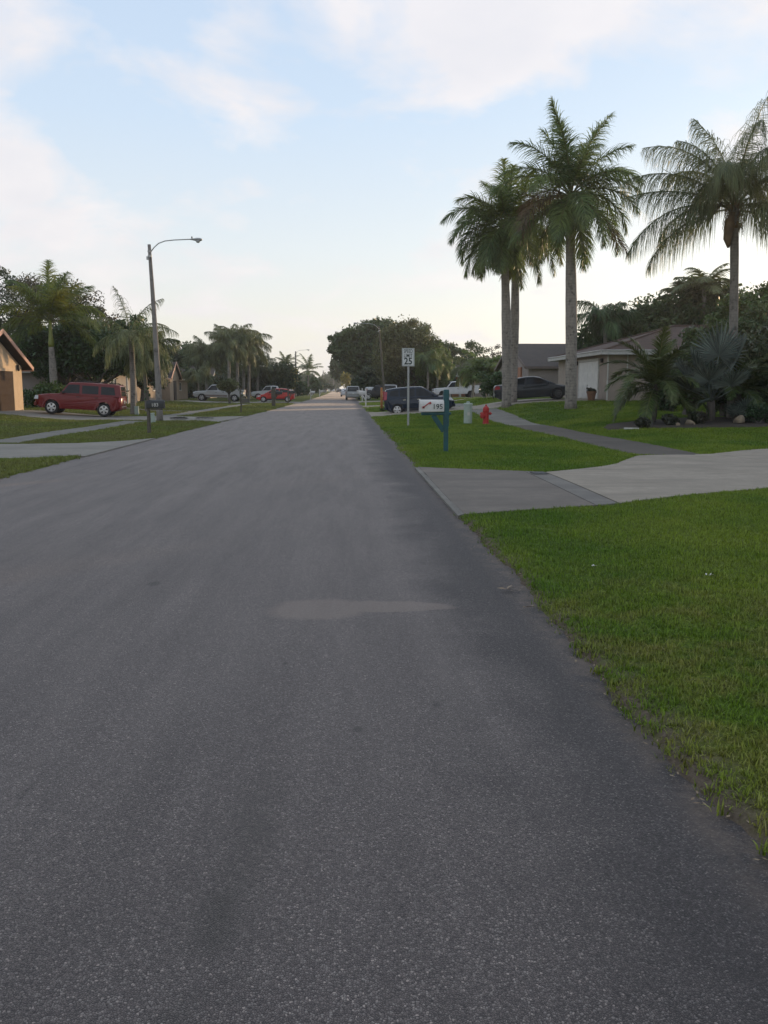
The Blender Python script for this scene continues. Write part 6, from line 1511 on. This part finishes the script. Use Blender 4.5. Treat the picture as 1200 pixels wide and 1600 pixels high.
mb_ = mailbox('black mailbox numbered 183 on a rough grey post in the left verge', b_, W(240, 638, 28.6)[2] - b_[2], .56, .2, .27, 'black', 'wood', '183', 'offwhite', side=1, posth=W(229, 610, 28.6)[2] - b_[2], flag=False, style='stick', pr=.06)
mb_.children[0]
rgv = np.random.default_rng(3); zt = W(229, 610, 28.6)[2] - b_[2]
Q = leaf_cloud([(-.02, 0, zt - .05), (.05, 0, zt - .15), (-.05, 0, zt - .28), (0, .02, zt + .06)], [.08, .07, .07, .06], 26, .035, rgv); 
shv = empty('climbing_vine', b_, 0, 'sparse leafy vine clinging to the black mailbox post', 'vine'); quad_obj('foliage', Q, M['bush'], shv)
MB().tube([(.07, -.03, 0), (.06, -.06, zt * .5), (0, -.05, zt + .05)], .008, 5).build('stem', M['trunk'], shv)
for i, (px, D, bd_, ps_, lb, sd) in enumerate(((571.5, 75, 'white', 'white', 'white mailbox on a white post on the right verge past the orange post', -1), (566, 99, 'offwhite', 'offwhite', 'pale mailbox farther back, behind the white-posted one', -1),
        (427, 72, 'black', 'wood', 'dark mailbox post in front of the bright red hatchback door', 1), (450, 86, 'black', 'wood', 'dark mailbox at the tail of the bright red hatchback', 1), (485, 120, 'white', 'offwhite', 'small white mailbox on the left verge beyond the second lamp', 1), (499, 155, 'white', 'white', 'distant white mailbox on the left verge near clipped trees', 1))):
    b_ = on(px, D); mailbox(lb, b_, 1.0, .55, .2, .26, bd_, ps_, None, side=sd, flag=False, posth=1.35, pr=.055 if i != 2 else .14)
# left verge: spindly sapling with a mailbox stake
b_ = on(375.5, 53.8)
st_ = empty('sapling', b_, 0, 'thin crooked sapling stake on the left verge beside the umbrella tree', 'sapling')
MB().tube([(0, 0, -.1), (.03, 0, .6), (-.02, 0, 1.2), (.04, 0, 1.55)], [.05, .045, .04, .015], 7).build('trunk', M['wood'], st_)
quad_obj('crown', leaf_cloud([(0, 0, 1.3), (.1, 0, 1.05), (-.1, 0, .9)], [.16, .12, .12], 30, .05, rgv), M['darktree'], st_)
# utility cabinets
def cabinet(label, base, w_, h_, mat='pedestal', round_=True):
    root = empty('utility_pedestal', base, 0, label, 'utility box')
    if round_:
        r_ = w_ / 2
        MB().lathe([(r_ * .98, -.1), (r_ * .98, h_ - .16)], 20).build('casing', M[mat], root)
        MB().lathe([(r_ * 1.05, h_ - .17), (r_ * 1.06, h_ - .10), (r_ * .96, h_ - .075), (.03, h_ - .065)], 20).build('lid', M[mat], root)
        MB().lathe([(.075, h_ - .07), (.07, h_ - .015), (.05, h_)], 12).build('knob', M[mat], root)
        m = MB(); m.box((0, -r_ * .99, h_ * .45), (.10, .01, .14)); m.build('label_plate', M['offwhite'], root)
    else:
        MB().box((0, 0, h_ / 2 - .04), (w_, w_ * .8, h_ - .02)).build('casing', M[mat], root, bevel=.02); MB().box((0, 0, h_ - .03), (w_ * 1.08, w_ * .88, .05)).build('lid', M[mat], root, bevel=.01)
    return root
b_ = G(731, 661.5, .05); cabinet('pale green round utility pedestal on the right verge beside the hydrant', (b_[0], b_[1], Tz(b_[0], b_[1])), .36, .93)
b_ = G(238.5, 660, .04); cb = cabinet('small leaning pale green utility box at the foot of the near lamp pole', (b_[0], b_[1], Tz(b_[0], b_[1])), .26, .42, 'pedestal', False); cb.rotation_euler = (0, R(-7), .2)
b_ = on(212, 49); cabinet('short grey-green box beside the slim queen palm', b_, .22, .5, 'pedestal', False)
b_ = on(382, 88); gbx = empty('low_wall', b_, 0, 'low grey block wall piece between umbrella tree and red car', 'wall'); MB().box((0, 0, .2), (.95, .3, .5)).build('wall', M['conc_mid'], gbx, bevel=.02); MB().box((0, 0, .47), (1.05, .38, .06)).build('coping', M['conc'], gbx)
# hydrant
b_ = G(759, 662.5, .05); b_ = (b_[0], b_[1], Tz(b_[0], b_[1]))
hy = empty('fire_hydrant', b_, R(8), 'red fire hydrant beside the pale green pedestal', 'fire hydrant')
MB().lathe([(.17, -.02), (.17, .03), (.125, .05), (.12, .09), (.118, .50), (.135, .52), (.14, .56), (.122, .58)], 20).build('barrel', M['red'], hy)
MB().lathe([(.128, .58), (.128, .62), (.115, .68), (.07, .735), (.035, .75), (.035, .80), (.02, .81)], 20).build('bonnet', M['red'], hy)
for s, rr_, ln_, z_ in ((-1, .055, .09, .44), (1, .055, .09, .44)):
    k = MB().lathe([(rr_ * .8, .10), (rr_ * .8, .12 + ln_ * .4), (rr_ * 1.15, .12 + ln_ * .4), (rr_ * 1.15, .12 + ln_), (.02, .14 + ln_), (.018, .17 + ln_)], 10, Matrix.Translation((0, 0, z_)) @ Matrix.Rotation(s * PI / 2, 4, 'Y')).build('outlet_cap', M['red'], hy)
MB().lathe([(.07, .10), (.07, .16), (.10, .165), (.10, .23), (.03, .24), (.025, .27)], 12, Matrix.Translation((0, 0, .36)) @ Matrix.Rotation(R(115), 4, 'Z') @ Matrix.Rotation(PI / 2, 4, 'Y') if False else Matrix.Translation((0, 0, .34)) @ Matrix.Rotation(R(205), 4, 'Z') @ Matrix.Rotation(PI / 2, 4, 'Y')).build('pumper_nozzle', M['red'], hy)
bt = MB()
for k in range(8): a = 2 * PI * k / 8; bt.lathe([(.014, 0), (.014, .03)], 6, Matrix.Translation((math.cos(a) * .15, math.sin(a) * .15, .03)))
bt.build('bolt', M['trim'], hy)
# basketball hoop
b_ = on(706, 108)
bh = empty('basketball_hoop', b_, R(0), 'white basketball backboard on a dark pole behind the white pickup', 'basketball hoop')
zb_ = W(706, 580, 108)[2] - b_[2]
MB().tube([(0, .5, -.1), (0, .5, zb_ - .4), (0, .1, zb_ - .1)], .06, 8).build('pole', M['trim'], bh)
bbx = MB().box((.1, 0, zb_), (1.15, .04, 1.0)).build('backboard', M['wglass'], bh)
f = MB()
for s in (-1, 1): f.box((.1 + s * .56, -.03, zb_), (.10, .03, 1.1)); f.box((.1, -.031, zb_ + s * .5), (1.0, .03, .10))
f.build('frame', M['white'], bbx)
MB().tube([(.1 + .22 * math.cos(t), -.3 + .22 * math.sin(t), zb_ - .38) for t in [2 * PI * k / 16 for k in range(17)]], .015, 5).build('rim', M['flag'], bh)
# flower pot by the garage
b_ = on(935, 46.8)
fpz = empty('flower_pot', (13.2, 46.6, Tz(13.2, 46.6)), 0, 'terracotta pot with a small dark plant beside the white garage door', 'flower pot')
MB().lathe([(.17, 0), (.25, .42), (.28, .43), (.28, .50), (.24, .50), (.22, .44)], 16).build('pot', M['terracotta'], fpz)
quad_obj('plant', leaf_cloud([(0, 0, .56), (-.16, 0, .6), (.14, .05, .52)], [.14, .14, .12], 60, .07, rgv), M['purple'], fpz)
# fallen palm frond at the road edge by the left driveway
b_ = on(298, 41.4)
fr = empty('fallen_frond', (b_[0], b_[1], b_[2] + .05), R(-8), 'dark heap of fallen palm fronds on the left driveway mouth', 'palm frond')
for k, az in enumerate((175, 188, 5)):
    Q, pts = frond_quads(1.0, R(14), R(22), 40, .38, .25, .04, np.random.default_rng(k), .5, (55, 30)); Q[..., 2] = np.maximum(Q[..., 2] * .6, .0)
    quad_obj('frond', Q, M['purple'], fr, (0, 0, 0), R(az))
# leaf litter and scraps beside the near road edge
def scrap(label, at_, s, mat, seed, cat='leaf litter', name='dry_leaf'):
    r_ = random.Random(seed); m = MB()
    for k in range(5):
        a = r_.uniform(0, 6.28); l = s * r_.uniform(.5, 1.1); x, y = r_.uniform(-s, s) * .5, r_.uniform(-s, s) * .3
        d = Vector((math.cos(a), math.sin(a), r_.uniform(.05, .3))); p = Vector((x, y, .006)); sd = Vector((-d.y, d.x, 0)) * l * .16
        m.add([p, p + d * l * .5 + sd, p + d * l, p + d * l * .5 - sd + Vector((0, 0, .006))], [(0, 1, 2), (0, 2, 3)])
    return tag(m.build(name, M[mat], None, loc=at_), label, cat)
scrap('curled dry leaf scraps on the asphalt by the lawn corner, farther pair', (1.16, 6.28, .012), .085, 'litter', 1)
scrap('small dry leaf scraps at the lawn edge, nearer than the curled ones', (1.22, 5.72, .012), .05, 'litter', 2)
scrap('small white paper scrap in the middle of the near lawn', (2.74, 6.34, .085), .045, 'white', 3, 'litter', 'paper_scrap')
scrap('tiny white scrap left of the larger one in the near lawn', (1.98, 6.75, .08), .025, 'white', 4, 'litter', 'paper_scrap')
rl = random.Random(11); lm_ = MB()
for k in range(150):
    y = rl.uniform(2.3, 9.5); x = 1.31 + float(wob(y, .4)) + rl.gauss(.0, .045); s = rl.uniform(.006, .018); a = rl.uniform(0, 6.28)
    d = Vector((math.cos(a), math.sin(a), rl.uniform(0, .3))) * s; q = Vector((-math.sin(a), math.cos(a), 0)) * s * .35; p = Vector((x, y, .016))
    lm_.add([p - d, p + q, p + d, p - q], [(0, 1, 2, 3)])
tag(lm_.build('edge_litter', M['litter']), 'scattered dry grass clippings along the asphalt edge', 'leaf litter', kind='stuff')

# ------------------------------------------------------------------ thin evening haze
hm = bpy.data.materials.new('haze'); hm.use_nodes = True; hn = hm.node_tree; hn.nodes.clear()
ho = hn.nodes.new('ShaderNodeOutputMaterial'); pv = hn.nodes.new('ShaderNodeVolumePrincipled')
pv.inputs['Color'].default_value = (.97, .98, 1, 1); pv.inputs['Density'].default_value = HAZE; pv.inputs['Anisotropy'].default_value = .5
hn.links.new(pv.outputs[0], ho.inputs['Volume'])
hb = MB().box((0, 760, 9.5), (1960, 1700, 22)).build('haze', hm); tag(hb, 'thin evening haze over the street', kind='stuff')

# ------------------------------------------------------------------ unseen house that the pale driveway serves, and trees added to shade the street
h = house('beige house at the head of the pale driveway, outside the frame at the right')
walls(h, 21, 36, 14, 36, .2, 2.9, 'beige'); hip_roof(h, 21, 36, 14, 36, 3.0, 6.2, .6, 'r_brown')
garage_door(h, '-x', (21, 19.5), 4.6, 2.1, .22, 'door_white'); window(h, '-x', (21, 27), 1.8, 1.2, 1.8); window(h, '-x', (21, 32), 1.4, 1.2, 1.8)
tree('leafy_tree', 'added shade tree in the gap between the two right-hand houses, outside the frame', (27.5, 41, Tz(27.5, 41)), [(0, 0, 2.9, 3.4, 2.6, 2.8)], .3, 'oak', 30, 90, 310)  # unseen tree, added to block the sun streak between the houses
for i, (x, y) in enumerate(((40, 20), (41, 30), (40, 40), (42, 50), (38, 8), (44, 62))):
    tree('leafy_tree', ['added shade tree behind the near end of the driveway house roof', 'added shade tree behind the middle of the driveway house roof', 'added shade tree behind the gap beside the driveway house', 'added shade tree behind the brown hip-roofed house', 'added shade tree nearest the camera, behind the driveway house corner', 'added shade tree behind the taupe-roofed house, farthest of its row'][i], (x, y, Tz(x, y)), [(0, 0, 4.2, 4.6, 4.6, 3.4)], .4, 'oak', 30, 60, 300 + i, group='unseen shade trees added outside the frame')  # unseen row, added to keep low sun off road and lawns
